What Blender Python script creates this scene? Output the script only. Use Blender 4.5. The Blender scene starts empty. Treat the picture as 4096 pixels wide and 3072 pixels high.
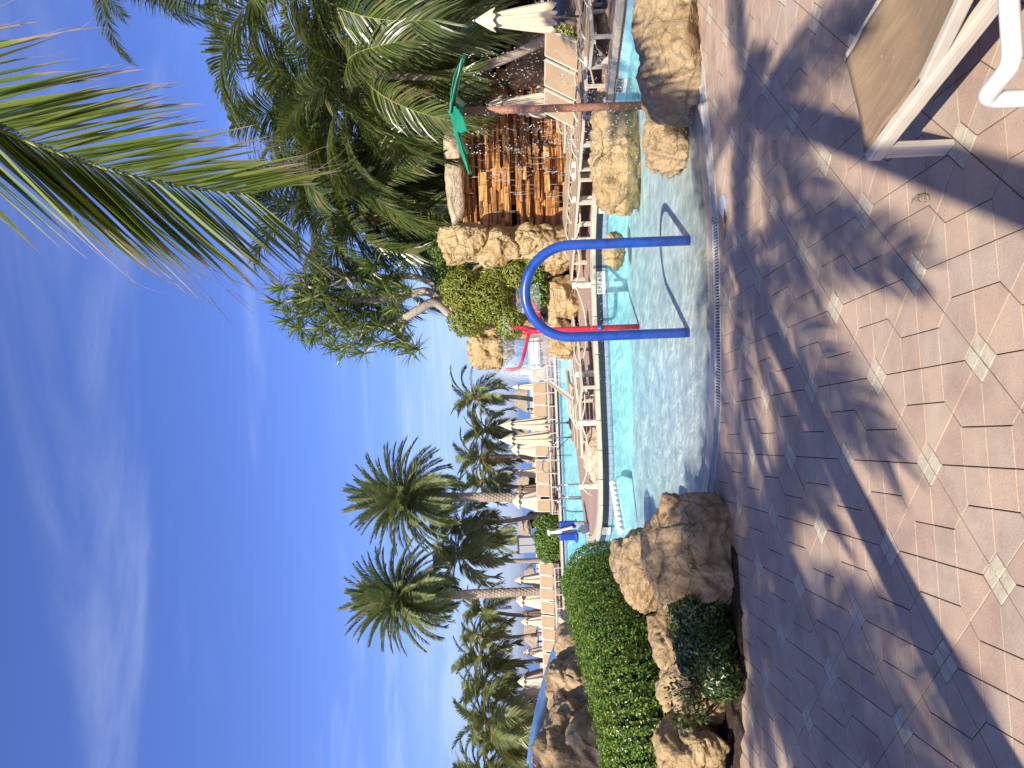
import bpy, bmesh, math, random
import numpy as np
from mathutils import Vector, Matrix, noise as mnoise
R = math.radians
scene = bpy.context.scene
COL = scene.collection

# ------------------------------------------------------------------ camera, sky, sun, exposure
EYE = 2.0            # eye height above the patio
FPX = 3000.0         # focal length in photo pixels (4096 px side)
ROLL = math.atan(.038)
PITCH = math.atan(22 * math.cos(ROLL) / FPX)
cam_data = bpy.data.cameras.new('camera')
cam_data.sensor_fit = 'HORIZONTAL'
cam_data.sensor_width = 36.0
cam_data.lens = FPX / 4096 * 36.0
cam_data.clip_start = .05
cam_data.clip_end = 60000
cam = bpy.data.objects.new('camera', cam_data)
COL.objects.link(cam)
_f = Vector((0, math.cos(PITCH), math.sin(PITCH)))
_u = Vector((0, -math.sin(PITCH), math.cos(PITCH)))
_r = Vector((1, 0, 0))
_c, _s = math.cos(ROLL), math.sin(ROLL)
_ax = -_s * _r - _c * _u          # the photograph lies on its side: picture right is world down
_ay = _c * _r - _s * _u
cam.matrix_world = Matrix(((_ax.x, _ay.x, -_f.x, 0), (_ax.y, _ay.y, -_f.y, 0), (_ax.z, _ay.z, -_f.z, EYE), (0, 0, 0, 1)))
scene.camera = cam

SUN_EL, SUN_AZ = R(40), R(25)     # light travels towards +Y, 25 degrees to the right
TRAVEL = Vector((math.sin(SUN_AZ) * math.cos(SUN_EL), math.cos(SUN_AZ) * math.cos(SUN_EL), -math.sin(SUN_EL)))
world = bpy.data.worlds.new('World')
scene.world = world
world.use_nodes = True
wn, wl = world.node_tree.nodes, world.node_tree.links
wn.clear()
wo = wn.new('ShaderNodeOutputWorld')
wb = wn.new('ShaderNodeBackground')
wb.inputs['Strength'].default_value = .092
sky = wn.new('ShaderNodeTexSky')
sky.sky_type = 'NISHITA'
sky.sun_disc = False
sky.sun_elevation = SUN_EL
sky.sun_rotation = R(180 + 25)
sky.altitude = 0
sky.air_density = 1.0
sky.dust_density = 1.0
sky.ozone_density = 8.0
# thin cirrus all round the dome
tc = wn.new('ShaderNodeTexCoord')
sep = wn.new('ShaderNodeSeparateXYZ')
wl.new(tc.outputs['Generated'], sep.inputs[0])
zc = wn.new('ShaderNodeMath'); zc.operation = 'MAXIMUM'; zc.inputs[1].default_value = .06
wl.new(sep.outputs['Z'], zc.inputs[0])
dx = wn.new('ShaderNodeMath'); dx.operation = 'DIVIDE'; wl.new(sep.outputs['X'], dx.inputs[0]); wl.new(zc.outputs[0], dx.inputs[1])
dy = wn.new('ShaderNodeMath'); dy.operation = 'DIVIDE'; wl.new(sep.outputs['Y'], dy.inputs[0]); wl.new(zc.outputs[0], dy.inputs[1])
cv = wn.new('ShaderNodeCombineXYZ'); wl.new(dx.outputs[0], cv.inputs[0]); wl.new(dy.outputs[0], cv.inputs[1])
mp = wn.new('ShaderNodeMapping'); mp.inputs['Rotation'].default_value = (0, 0, R(-62)); mp.inputs['Scale'].default_value = (.42, 1.1, 1)
mp.inputs['Location'].default_value = (3.1, 1.7, 0)
wl.new(cv.outputs[0], mp.inputs['Vector'])
n1 = wn.new('ShaderNodeTexNoise'); n1.inputs['Scale'].default_value = 1.0; n1.inputs['Detail'].default_value = 7; n1.inputs['Roughness'].default_value = .58; n1.inputs['Distortion'].default_value = 1.1
wl.new(mp.outputs[0], n1.inputs['Vector'])
cr = wn.new('ShaderNodeMapRange'); cr.interpolation_type = 'SMOOTHSTEP'
cr.inputs['From Min'].default_value = .46; cr.inputs['From Max'].default_value = .86; cr.inputs['To Min'].default_value = 0; cr.inputs['To Max'].default_value = .21
wl.new(n1.outputs['Fac'], cr.inputs['Value'])
mx = wn.new('ShaderNodeMix'); mx.data_type = 'RGBA'
mx.inputs['B'].default_value = (8.4, 9.0, 9.9, 1)
gain = wn.new('ShaderNodeMix'); gain.data_type = 'RGBA'; gain.blend_type = 'MULTIPLY'; gain.inputs['Factor'].default_value = 1.0
gain.inputs['B'].default_value = (1.0, .94, 1.36, 1)
wl.new(sky.outputs[0], gain.inputs['A'])
wl.new(cr.outputs[0], mx.inputs['Factor']); wl.new(gain.outputs['Result'], mx.inputs['A'])
# a low bank of pale cloud round the horizon
mp2 = wn.new('ShaderNodeMapping'); mp2.inputs['Scale'].default_value = (2.2, 2.2, 13); mp2.inputs['Location'].default_value = (.7, 2.4, .3)
wl.new(tc.outputs['Generated'], mp2.inputs['Vector'])
n2 = wn.new('ShaderNodeTexNoise'); n2.inputs['Scale'].default_value = 1.0; n2.inputs['Detail'].default_value = 7; n2.inputs['Roughness'].default_value = .6
wl.new(mp2.outputs[0], n2.inputs['Vector'])
c2 = wn.new('ShaderNodeMapRange'); c2.interpolation_type = 'SMOOTHSTEP'
c2.inputs['From Min'].default_value = .42; c2.inputs['From Max'].default_value = .72; c2.inputs['To Max'].default_value = .75
wl.new(n2.outputs['Fac'], c2.inputs['Value'])
bnd = wn.new('ShaderNodeMapRange'); bnd.interpolation_type = 'SMOOTHSTEP'
bnd.inputs['From Min'].default_value = .17; bnd.inputs['From Max'].default_value = .09
wl.new(sep.outputs['Z'], bnd.inputs['Value'])
cm = wn.new('ShaderNodeMath'); cm.operation = 'MULTIPLY'; wl.new(c2.outputs[0], cm.inputs[0]); wl.new(bnd.outputs[0], cm.inputs[1])
mx2 = wn.new('ShaderNodeMix'); mx2.data_type = 'RGBA'; mx2.inputs['B'].default_value = (4.8, 5.9, 7.4, 1)
wl.new(cm.outputs[0], mx2.inputs['Factor']); wl.new(mx.outputs['Result'], mx2.inputs['A'])
wl.new(mx2.outputs['Result'], wb.inputs['Color']); wl.new(wb.outputs[0], wo.inputs['Surface'])

sun_data = bpy.data.lights.new('sun', 'SUN')
sun_data.energy = 5.0
sun_data.angle = R(.53)
sun_data.color = (1.0, .915, .78)
sun = bpy.data.objects.new('sun', sun_data)
COL.objects.link(sun)
sun.rotation_euler = TRAVEL.to_track_quat('-Z', 'Y').to_euler()
sun.location = (-10, -20, 20)

scene.view_settings.view_transform = 'Standard'
scene.view_settings.look = 'None'
scene.view_settings.gamma = 1
scene.view_settings.exposure = .66
scene.view_settings.use_curve_mapping = False
scene.render.engine = 'CYCLES'
scene.cycles.use_denoising = True
scene.cycles.max_bounces = 10
scene.cycles.transparent_max_bounces = 16
scene.cycles.caustics_reflective = False
scene.cycles.caustics_refractive = False
scene.cycles.sample_clamp_indirect = 6

# ------------------------------------------------------------------ photo pixel -> place, as a surveyor would
def ray(x, y):
    a, b = 1536 - y, x - 2048
    r = a * _c - b * _s
    d = a * _s + b * _c
    return Vector((r, FPX * math.cos(PITCH) + d * math.sin(PITCH), FPX * math.sin(PITCH) - d * math.cos(PITCH)))
def G(x, y, z=0.0):            # the point at height z seen at that pixel
    v = ray(x, y)
    t = (z - EYE) / v.z
    return Vector((v.x * t, v.y * t, z))
def PT(x, y, Y):               # the point at distance Y seen at that pixel
    v = ray(x, y)
    t = Y / v.y
    return Vector((v.x * t, Y, EYE + v.z * t))

# ------------------------------------------------------------------ object helpers
def tag(o, label=None, cat=None, group=None, kind=None):
    if label: o['label'] = label
    if cat: o['category'] = cat
    if group: o['group'] = group
    if kind: o['kind'] = kind
    return o
def empty(name, loc=(0, 0, 0), rz=0.0, label=None, cat=None, group=None):
    o = bpy.data.objects.new(name, None)
    o.empty_display_size = .1
    COL.objects.link(o)
    o.location = loc
    o.rotation_euler = (0, 0, rz)
    return tag(o, label, cat, group)
def link(name, mesh, parent=None, loc=None, rot=None, scale=None):
    o = bpy.data.objects.new(name, mesh)
    COL.objects.link(o)
    if parent is not None: o.parent = parent
    if loc is not None: o.location = loc
    if rot is not None: o.rotation_euler = rot
    if scale is not None: o.scale = scale
    return o
def mesh_np(name, V, F, mat=None, smooth=False):
    """V (n,3), F: list of faces or (m,k) array"""
    me = bpy.data.meshes.new(name)
    if isinstance(F, np.ndarray):
        V = np.asarray(V, dtype=np.float32)
        m, k = F.shape
        me.vertices.add(len(V)); me.vertices.foreach_set('co', V.ravel())
        me.loops.add(m * k); me.loops.foreach_set('vertex_index', F.astype(np.int32).ravel())
        me.polygons.add(m)
        me.polygons.foreach_set('loop_start', np.arange(0, m * k, k, dtype=np.int32))
        me.polygons.foreach_set('loop_total', np.full(m, k, dtype=np.int32))
        me.update(calc_edges=True)
        me.validate()
    else:
        me.from_pydata([tuple(v) for v in V], [], F)
        me.update()
    if mat is not None: me.materials.append(mat)
    if smooth: me.polygons.foreach_set('use_smooth', np.ones(len(me.polygons), dtype=bool))
    return me
class MB:
    """collects primitives into one mesh"""
    def __init__(s): s.V, s.F, s.S = [], [], []
    def add(s, V, F, smooth=False):
        o = len(s.V)
        s.V += [tuple(v) for v in V]
        s.F += [tuple(i + o for i in f) for f in F]
        s.S += [smooth] * len(F)
        return s
    def box(s, c, size, M=None):
        x, y, z = (d / 2 for d in size)
        P = [Vector((a * x, b * y, d * z)) for a in (-1, 1) for b in (-1, 1) for d in (-1, 1)]
        if M is not None: P = [M @ p for p in P]
        P = [p + Vector(c) for p in P]
        return s.add(P, [(0, 1, 3, 2), (4, 6, 7, 5), (0, 4, 5, 1), (2, 3, 7, 6), (0, 2, 6, 4), (1, 5, 7, 3)])
    def bar(s, a, b, w, h, up=(0, 0, 1)):
        a, b = Vector(a), Vector(b)
        d = b - a; L = d.length; d.normalize()
        u = Vector(up); sd = d.cross(u)
        if sd.length < 1e-5: sd = d.cross(Vector((1, 0, 0)))
        sd.normalize(); u = sd.cross(d)
        M = Matrix((d, sd, u)).transposed()
        return s.box((a + b) / 2, (L, w, h), M)
    def tube(s, pts, r, n=8, caps=True, closed=False):
        pts = [Vector(p) for p in pts]
        m = len(pts)
        rr = r if isinstance(r, (list, tuple, np.ndarray)) else [r] * m
        V, F = [], []
        ref = None
        for i, p in enumerate(pts):
            t = (pts[min(i + 1, m - 1)] - pts[max(i - 1, 0)])
            if closed: t = pts[(i + 1) % m] - pts[i - 1]
            t.normalize()
            if ref is None:
                ref = Vector((0, 0, 1)) if abs(t.z) < .9 else Vector((1, 0, 0))
            a = ref - t * ref.dot(t)
            if a.length < 1e-4: a = t.orthogonal()
            a.normalize(); ref = a
            b = t.cross(a)
            for k in range(n):
                th = 2 * math.pi * k / n
                V.append(p + (a * math.cos(th) + b * math.sin(th)) * rr[i])
        for i in range(m if closed else m - 1):
            j = (i + 1) % m
            for k in range(n):
                F.append((i * n + k, i * n + (k + 1) % n, j * n + (k + 1) % n, j * n + k))
        if caps and not closed:
            F.append(tuple(range(n))[::-1]); F.append(tuple((m - 1) * n + k for k in range(n)))
        return s.add(V, F, True)
    def lathe(s, prof, n=16, c=(0, 0, 0)):
        V, F = [], []
        for r_, z in prof:
            for k in range(n):
                th = 2 * math.pi * k / n
                V.append((c[0] + r_ * math.cos(th), c[1] + r_ * math.sin(th), c[2] + z))
        for i in range(len(prof) - 1):
            for k in range(n):
                F.append((i * n + k, i * n + (k + 1) % n, (i + 1) * n + (k + 1) % n, (i + 1) * n + k))
        return s.add(V, F, True)
    def prism(s, poly, z0, z1):
        n = len(poly)
        V = [(p[0], p[1], z0) for p in poly] + [(p[0], p[1], z1) for p in poly]
        F = [tuple(range(n))[::-1], tuple(range(n, 2 * n))] + [(i, (i + 1) % n, n + (i + 1) % n, n + i) for i in range(n)]
        return s.add(V, F)
    def mesh(s, name, mat):
        me = bpy.data.meshes.new(name)
        me.from_pydata(s.V, [], s.F); me.update()
        me.polygons.foreach_set('use_smooth', np.array(s.S, dtype=bool))
        if mat is not None: me.materials.append(mat)
        return me
    def build(s, name, mat, parent=None, **k):
        return link(name, s.mesh(name, mat), parent, **k)
def bevel(o, w=.01, seg=2):
    m = o.modifiers.new('bevel', 'BEVEL'); m.width = w; m.segments = seg; m.limit_method = 'ANGLE'
    return o
def copy_tree(o, parent=None):
    c = o.copy(); COL.objects.link(c)
    if parent is not None: c.parent = parent
    for ch in list(o.children): copy_tree(ch, c)
    return c
def arc(c, r, a0, a1, n, ax, ay):
    return [Vector(c) + Vector(ax) * r * math.cos(a0 + (a1 - a0) * i / n) + Vector(ay) * r * math.sin(a0 + (a1 - a0) * i / n) for i in range(n + 1)]
def catmull(P, n):
    P = [Vector(p) for p in P]; out = []
    for i in range(len(P) - 1):
        p0, p1, p2, p3 = P[max(i - 1, 0)], P[i], P[i + 1], P[min(i + 2, len(P) - 1)]
        for k in range(n):
            t = k / n
            out.append(.5 * ((2 * p1) + (p2 - p0) * t + (2 * p0 - 5 * p1 + 4 * p2 - p3) * t * t + (3 * p1 - p0 - 3 * p2 + p3) * t ** 3))
    out.append(P[-1]); return out

# ------------------------------------------------------------------ materials
def newmat(name):
    m = bpy.data.materials.new(name); m.use_nodes = True
    nt = m.node_tree; nt.nodes.clear()
    return m, nt.nodes, nt.links
def nd(N, kind, **inp):
    n = N.new('ShaderNode' + kind)
    for k, v in inp.items():
        k2 = k.replace('_', ' ')
        if k2 in n.inputs: n.inputs[k2].default_value = v
        else: setattr(n, k, v)
    return n
def ramp(N, L, src, stops, interp='LINEAR'):
    r = N.new('ShaderNodeValToRGB'); r.color_ramp.interpolation = interp
    e = r.color_ramp.elements
    while len(e) < len(stops): e.new(.5)
    for el, (p, c) in zip(e, stops):
        el.position = p
        el.color = (c, c, c, 1) if isinstance(c, (int, float)) else (*c[:3], 1)
    L.new(src, r.inputs[0])
    return r.outputs[0]
def mixc(N, L, a, b, fac, mode='MIX'):
    m = N.new('ShaderNodeMix'); m.data_type = 'RGBA'; m.blend_type = mode
    for sock, v in (('A', a), ('B', b)):
        if isinstance(v, (tuple, list)): m.inputs[sock].default_value = (*v[:3], 1)
        else: L.new(v, m.inputs[sock])
    if isinstance(fac, (int, float)): m.inputs['Factor'].default_value = fac
    else: L.new(fac, m.inputs['Factor'])
    return m.outputs['Result']
def mth(N, L, op, a, b=None, clamp=False):
    m = N.new('ShaderNodeMath'); m.operation = op; m.use_clamp = clamp
    for i, v in enumerate((a, b)):
        if v is None: continue
        if isinstance(v, (int, float)): m.inputs[i].default_value = v
        else: L.new(v, m.inputs[i])
    return m.outputs[0]
def coords(N, L, space='Object', scale=(1, 1, 1), rot=(0, 0, 0)):
    if space == 'World':
        g = N.new('ShaderNodeNewGeometry'); src = g.outputs['Position']
    else:
        t = N.new('ShaderNodeTexCoord'); src = t.outputs[space]
    m = N.new('ShaderNodeMapping'); m.inputs['Scale'].default_value = scale; m.inputs['Rotation'].default_value = rot
    L.new(src, m.inputs['Vector'])
    return m.outputs[0]
def tex(N, L, vec, scale, detail=4, rough=.5, dist=0):
    n = N.new('ShaderNodeTexNoise'); n.inputs['Scale'].default_value = scale; n.inputs['Detail'].default_value = detail
    n.inputs['Roughness'].default_value = rough; n.inputs['Distortion'].default_value = dist
    L.new(vec, n.inputs['Vector'])
    return n.outputs['Fac']
def bump(N, L, h, strength, dist=.02, normal=None):
    b = N.new('ShaderNodeBump'); b.inputs['Strength'].default_value = strength; b.inputs['Distance'].default_value = dist
    L.new(h, b.inputs['Height'])
    if normal is not None: L.new(normal, b.inputs['Normal'])
    return b.outputs[0]
def finish(N, L, col, rough=.6, spec=.4, nrm=None, metal=0, **kw):
    p = N.new('ShaderNodeBsdfPrincipled'); o = N.new('ShaderNodeOutputMaterial')
    if isinstance(col, (tuple, list)): p.inputs['Base Color'].default_value = (*col[:3], 1)
    else: L.new(col, p.inputs['Base Color'])
    if isinstance(rough, (int, float)): p.inputs['Roughness'].default_value = rough
    else: L.new(rough, p.inputs['Roughness'])
    p.inputs['Specular IOR Level'].default_value = spec
    p.inputs['Metallic'].default_value = metal
    for k, v in kw.items(): p.inputs[k.replace('_', ' ')].default_value = v
    if nrm is not None: L.new(nrm, p.inputs['Normal'])
    L.new(p.outputs[0], o.inputs['Surface'])
    return p
def simple(name, col, rough=.6, spec=.4, metal=0, var=.25, vscale=6, bscale=60, bstr=.15, bdist=.004, objvar=0, dark=None):
    m, N, L = newmat(name)
    v = coords(N, L)
    n = tex(N, L, v, vscale, 5, .6)
    d = dark or tuple(c * (1 - var) for c in col)
    b = tuple(min(1, c * (1 + var * .6)) for c in col)
    c = ramp(N, L, n, [(.3, d), (.5, col), (.72, b)])
    if objvar:
        oi = N.new('ShaderNodeObjectInfo')
        c = mixc(N, L, c, (.5, .5, .5), 0.0)
        k = N.new('ShaderNodeHueSaturation'); L.new(c, k.inputs['Color'])
        L.new(mth(N, L, 'ADD', mth(N, L, 'MULTIPLY', oi.outputs['Random'], objvar), 1 - objvar / 2), k.inputs['Value'])
        c = k.outputs[0]
    nb = bump(N, L, tex(N, L, v, bscale, 3, .6), bstr, bdist)
    finish(N, L, c, rough, spec, nb, metal)
    return m
def leafmat(name, dark, mid, light, trans=.35, gloss=.35, rough=.38, tcol=None, streak=0, objvar=.25, odd=None):
    m, N, L = newmat(name)
    g = N.new('ShaderNodeNewGeometry')
    oi = N.new('ShaderNodeObjectInfo')
    k = mth(N, L, 'ADD', mth(N, L, 'MULTIPLY', g.outputs['Random Per Island'], 1 - objvar), mth(N, L, 'MULTIPLY', oi.outputs['Random'], objvar))
    c = ramp(N, L, k, [(0, dark), (.5, mid), (1, light)] if odd is None else [(0, dark), (.45, mid), (.90, light), (.955, light), (.97, odd)])
    if streak:
        v = coords(N, L)
        c = mixc(N, L, c, (.30, .24, .11), ramp(N, L, tex(N, L, v, 2.3, 3), [(.5, 0.0), (.72, streak)]))
    d = N.new('ShaderNodeBsdfPrincipled')
    d.inputs['Roughness'].default_value = rough; d.inputs['Specular IOR Level'].default_value = gloss
    L.new(c, d.inputs['Base Color'])
    t = N.new('ShaderNodeBsdfTranslucent')
    tc_ = mixc(N, L, c, tcol or (.25, .32, .03), .5)
    L.new(tc_, t.inputs['Color'])
    ms = N.new('ShaderNodeMixShader'); ms.inputs[0].default_value = trans
    L.new(d.outputs[0], ms.inputs[1]); L.new(t.outputs[0], ms.inputs[2])
    o = N.new('ShaderNodeOutputMaterial'); L.new(ms.outputs[0], o.inputs['Surface'])
    return m
def rockmat(name, pale, mid, dark, scale=1.0, crack=.5, wet=0):
    m, N, L = newmat(name)
    v = coords(N, L, 'World', (scale, scale, scale))
    big = tex(N, L, v, .9, 6, .62, .4)
    c = ramp(N, L, big, [(.3, dark), (.43, mid), (.56, pale), (.75, mid)])
    fine = tex(N, L, v, 9, 8, .7)
    c = mixc(N, L, c, tuple(x * .45 for x in mid), ramp(N, L, fine, [(.34, .55), (.5, 0.0)]))
    streak = tex(N, L, coords(N, L, 'World', (4 * scale, 4 * scale, .7 * scale)), 1.6, 6, .65, .7)
    c = mixc(N, L, c, (.58, .47, .31), ramp(N, L, streak, [(.52, 0.0), (.7, .5)]))
    st2 = tex(N, L, coords(N, L, 'World', (2.6 * scale, 2.6 * scale, .6 * scale), (.2, .1, .4)), 2.1, 7, .7, 1.0)
    c = mixc(N, L, c, tuple(x * .42 for x in dark), ramp(N, L, st2, [(.55, 0.0), (.68, .62)]))
    c = mixc(N, L, c, (.40, .20, .075), ramp(N, L, tex(N, L, v, 1.9, 5, .6, .5), [(.56, 0.0), (.72, .4)]))
    # cracks: warped cell edges
    w = N.new('ShaderNodeMix'); w.data_type = 'VECTOR'; w.inputs['Factor'].default_value = .22
    wn_ = N.new('ShaderNodeTexNoise'); wn_.inputs['Scale'].default_value = 1.7; wn_.inputs['Detail'].default_value = 5; L.new(v, wn_.inputs['Vector'])
    L.new(v, w.inputs['A']); L.new(wn_.outputs['Color'], w.inputs['B'])
    vo = N.new('ShaderNodeTexVoronoi'); vo.feature = 'DISTANCE_TO_EDGE'; vo.inputs['Scale'].default_value = 1.9
    L.new(w.outputs['Result'], vo.inputs['Vector'])
    gate = ramp(N, L, tex(N, L, v, .8, 3), [(.45, 0.0), (.6, 1.0)])
    ck = ramp(N, L, vo.outputs['Distance'], [(0, 1.0), (.018, .35), (.04, 0.0)])
    ck = mth(N, L, 'MULTIPLY', ck, gate)
    c = mixc(N, L, c, tuple(x * .3 for x in dark), mth(N, L, 'MULTIPLY', ck, crack))
    nb = bump(N, L, fine, .9, .07)
    nb = bump(N, L, st2, .5, .05, nb)
    nb = bump(N, L, tex(N, L, v, 38, 4, .7), .35, .008, nb)
    nb = bump(N, L, mth(N, L, 'SUBTRACT', 1.0, ck), crack, .03, nb)
    vo2 = N.new('ShaderNodeTexVoronoi'); vo2.feature = 'DISTANCE_TO_EDGE'; vo2.inputs['Scale'].default_value = 4.7; L.new(w.outputs['Result'], vo2.inputs['Vector'])
    ck2 = mth(N, L, 'MULTIPLY', ramp(N, L, vo2.outputs['Distance'], [(0, 1.0), (.03, 0.0)]), ramp(N, L, tex(N, L, v, 1.7, 3), [(.5, 0.0), (.62, .8)]))
    c = mixc(N, L, c, tuple(x * .3 for x in dark), mth(N, L, 'MULTIPLY', ck2, crack))
    nb = bump(N, L, mth(N, L, 'SUBTRACT', 1.0, ck2), crack, .02, nb)
    finish(N, L, c, .82 if not wet else .3, .25 if not wet else .6, nb)
    return m
def watermat(name, tint, rough=.02, scale=3.0, strength=.25, stretch=(1, 1, 1), refl=1.0, focus=.35):
    """clear water: what is not mirrored by Fresnel passes straight through; a caustic light pattern is painted into the tint"""
    m, N, L = newmat(name)
    v = coords(N, L, 'World', stretch)
    a = tex(N, L, v, scale, 3, .55, .8)
    b = tex(N, L, v, scale * 3.3, 2, .5, .5)
    nb = bump(N, L, mth(N, L, 'ADD', a, mth(N, L, 'MULTIPLY', b, .35)), strength, .06)
    w = N.new('ShaderNodeMix'); w.data_type = 'VECTOR'; w.inputs['Factor'].default_value = .12
    wn_ = N.new('ShaderNodeTexNoise'); wn_.inputs['Scale'].default_value = 2.2; wn_.inputs['Detail'].default_value = 2; L.new(v, wn_.inputs['Vector'])
    L.new(v, w.inputs['A']); L.new(wn_.outputs['Color'], w.inputs['B'])
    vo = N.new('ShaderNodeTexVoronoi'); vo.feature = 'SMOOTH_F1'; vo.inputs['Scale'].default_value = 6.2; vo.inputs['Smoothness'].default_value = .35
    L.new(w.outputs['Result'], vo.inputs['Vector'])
    caustic_web = ramp(N, L, vo.outputs['Distance'], [(.25, 0.0), (.48, .45), (.66, 1.0)])  # painted caustic light, mixed into the transmission colour below
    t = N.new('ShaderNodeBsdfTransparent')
    L.new(mixc(N, L, tuple(c * (1 - focus) for c in tint), tuple(min(1, c * 1.06) for c in tint), caustic_web), t.inputs['Color'])
    g = N.new('ShaderNodeBsdfGlossy'); g.inputs['Roughness'].default_value = rough
    L.new(nb, g.inputs['Normal'])
    f = N.new('ShaderNodeFresnel'); f.inputs['IOR'].default_value = 1.33; L.new(nb, f.inputs['Normal'])
    ms = N.new('ShaderNodeMixShader'); L.new(mth(N, L, 'MULTIPLY', f.outputs[0], refl), ms.inputs[0])
    L.new(t.outputs[0], ms.inputs[1]); L.new(g.outputs[0], ms.inputs[2])
    o = N.new('ShaderNodeOutputMaterial'); L.new(ms.outputs[0], o.inputs['Surface'])
    return m

M = {}
M['rock'] = rockmat('tan rock', (.50, .36, .20), (.40, .275, .14), (.23, .15, .08))
M['rock_grey'] = rockmat('grey tan rock', (.48, .345, .195), (.385, .27, .145), (.21, .14, .075), 1.2, .7)
M['rock_pale'] = rockmat('pale rock', (.62, .52, .38), (.5, .40, .27), (.34, .26, .16), 1.1, .5)
M['rock_yellow'] = rockmat('yellow rock', (.56, .41, .21), (.48, .33, .15), (.30, .19, .08), 1.3, .8)
M['cream'] = simple('cream painted aluminium', (.56, .50, .40), .38, .5, var=.1, vscale=9, bscale=120, bstr=.05)
M['whitepaint'] = simple('white paint', (.64, .64, .61), .3, .5, var=.05, vscale=9, bscale=80, bstr=.03)
M['steel'] = simple('brushed steel', (.55, .56, .57), .22, .5, 1.0, var=.1)
M['blue_tube'] = simple('blue gelcoat', (.018, .068, .34), .28, .5, var=.38, vscale=5, bscale=30, bstr=.05)
M['red_tube'] = simple('red gelcoat', (.55, .018, .045), .3, .5, var=.2, vscale=5, bscale=40, bstr=.08)
M['brown_pipe'] = simple('rust brown pipe', (.36, .165, .10), .55, .3, var=.35, vscale=9, bscale=60, bstr=.2)
M['green_leaf_panel'] = simple('green fibreglass', (.015, .25, .14), .4, .5, var=.2, vscale=4, bscale=30, bstr=.1)
M['seatblue'] = simple('royal blue plastic', (.012, .05, .32), .4, .4, var=.1)
M['wood_white'] = simple('weathered white wood', (.60, .56, .47), .8, .2, var=.35, vscale=7, bscale=30, bstr=.5, bdist=.01)
M['rope'] = simple('pale rope', (.58, .49, .37), .9, .1, var=.2, vscale=40, bscale=140, bstr=.6, bdist=.006)
M['dark_metal'] = simple('dark bronze metal', (.05, .042, .036), .45, .4, var=.2)
M['float'] = simple('white foam float', (.82, .82, .80), .5, .3, var=.04)
M['grey_cabin'] = simple('grey painted panel', (.30, .32, .34), .6, .3, var=.08)
M['thatch'] = simple('palm thatch', (.36, .29, .20), .95, .1, var=.45, vscale=9, bscale=40, bstr=.9, bdist=.05)
M['bark_coco'] = None
def barkmat(name, c1, c2, freq, ringstr):
    m, N, L = newmat(name)
    v = coords(N, L, 'World')
    sp = N.new('ShaderNodeSeparateXYZ'); L.new(v, sp.inputs[0])
    n = tex(N, L, v, 4, 6, .65)
    zz = mth(N, L, 'ADD', sp.outputs['Z'], mth(N, L, 'MULTIPLY', n, .12))
    w = mth(N, L, 'FRACT', mth(N, L, 'MULTIPLY', zz, freq))
    c = mixc(N, L, c1, c2, n)
    c = mixc(N, L, c, tuple(x * .4 for x in c1), ramp(N, L, w, [(0, ringstr), (.16, 0.0)]))
    c = mixc(N, L, c, tuple(x * 1.3 for x in c2), ramp(N, L, tex(N, L, v, 1.3, 4), [(.55, 0.0), (.7, .5)]))
    nb = bump(N, L, mth(N, L, 'ADD', w, n), .5, .015)
    finish(N, L, c, .85, .2, nb)
    return m
M['bark_coco'] = barkmat('coconut bark', (.27, .22, .165), (.36, .31, .25), 7, .7)
M['bark_date'] = barkmat('date palm bark', (.19, .145, .10), (.36, .29, .215), 3, .3)
M['bark_pand'] = barkmat('grey screw pine bark', (.30, .255, .205), (.42, .37, .31), 9, .4)
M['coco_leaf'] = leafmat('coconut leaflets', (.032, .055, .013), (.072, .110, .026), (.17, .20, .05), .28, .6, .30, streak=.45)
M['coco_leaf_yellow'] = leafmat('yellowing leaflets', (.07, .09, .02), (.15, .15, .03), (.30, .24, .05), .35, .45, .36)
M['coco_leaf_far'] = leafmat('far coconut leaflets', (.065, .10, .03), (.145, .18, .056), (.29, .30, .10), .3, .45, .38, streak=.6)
M['rachis'] = simple('leaf rib', (.26, .26, .07), .5, .3, var=.3, vscale=3)
M['rachis_near'] = simple('near leaf rib', (.24, .27, .08), .45, .3, var=.3, vscale=3)
M['date_leaf'] = leafmat('date leaflets', (.08, .115, .05), (.17, .205, .08), (.33, .32, .12), .25, .35, .48)
M['pand_leaf'] = leafmat('screw pine leaves', (.06, .10, .024), (.13, .185, .04), (.26, .31, .075), .28, .45, .35)
M['lime_leaf'] = leafmat('lime green leaves', (.15, .185, .026), (.27, .31, .05), (.42, .44, .09), .3, .4, .4)
M['hedge_leaf'] = leafmat('hedge leaves', (.05, .11, .014), (.13, .235, .03), (.26, .37, .055), .28, .6, .25, objvar=0, odd=(.42, .36, .05))
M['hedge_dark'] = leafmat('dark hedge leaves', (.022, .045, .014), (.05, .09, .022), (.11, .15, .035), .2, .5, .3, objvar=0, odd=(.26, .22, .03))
M['far_hedge'] = leafmat('fresh hedge leaves', (.05, .10, .015), (.10, .18, .025), (.19, .27, .045), .3, .4, .4)
M['varieg_leaf'] = leafmat('variegated leaves', (.05, .10, .02), (.34, .36, .07), (.62, .60, .20), .25, .4, .4, objvar=0)
M['shade_leaf'] = leafmat('shade dark understorey leaves', (.016, .030, .010), (.035, .058, .016), (.08, .105, .028), .25, .4, .4)  # greens darkened so the understorey's shadow sits in the colour
M['twig'] = simple('dark twigs', (.045, .034, .022), .9, .1)
M['core'] = simple('dark filler core', (.012, .020, .008), .95, .05)  # added solid filler in near-black green, blocks views through the leaves
M['dead'] = simple('dead brown frond', (.20, .125, .07), .9, .1, var=.4)
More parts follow.
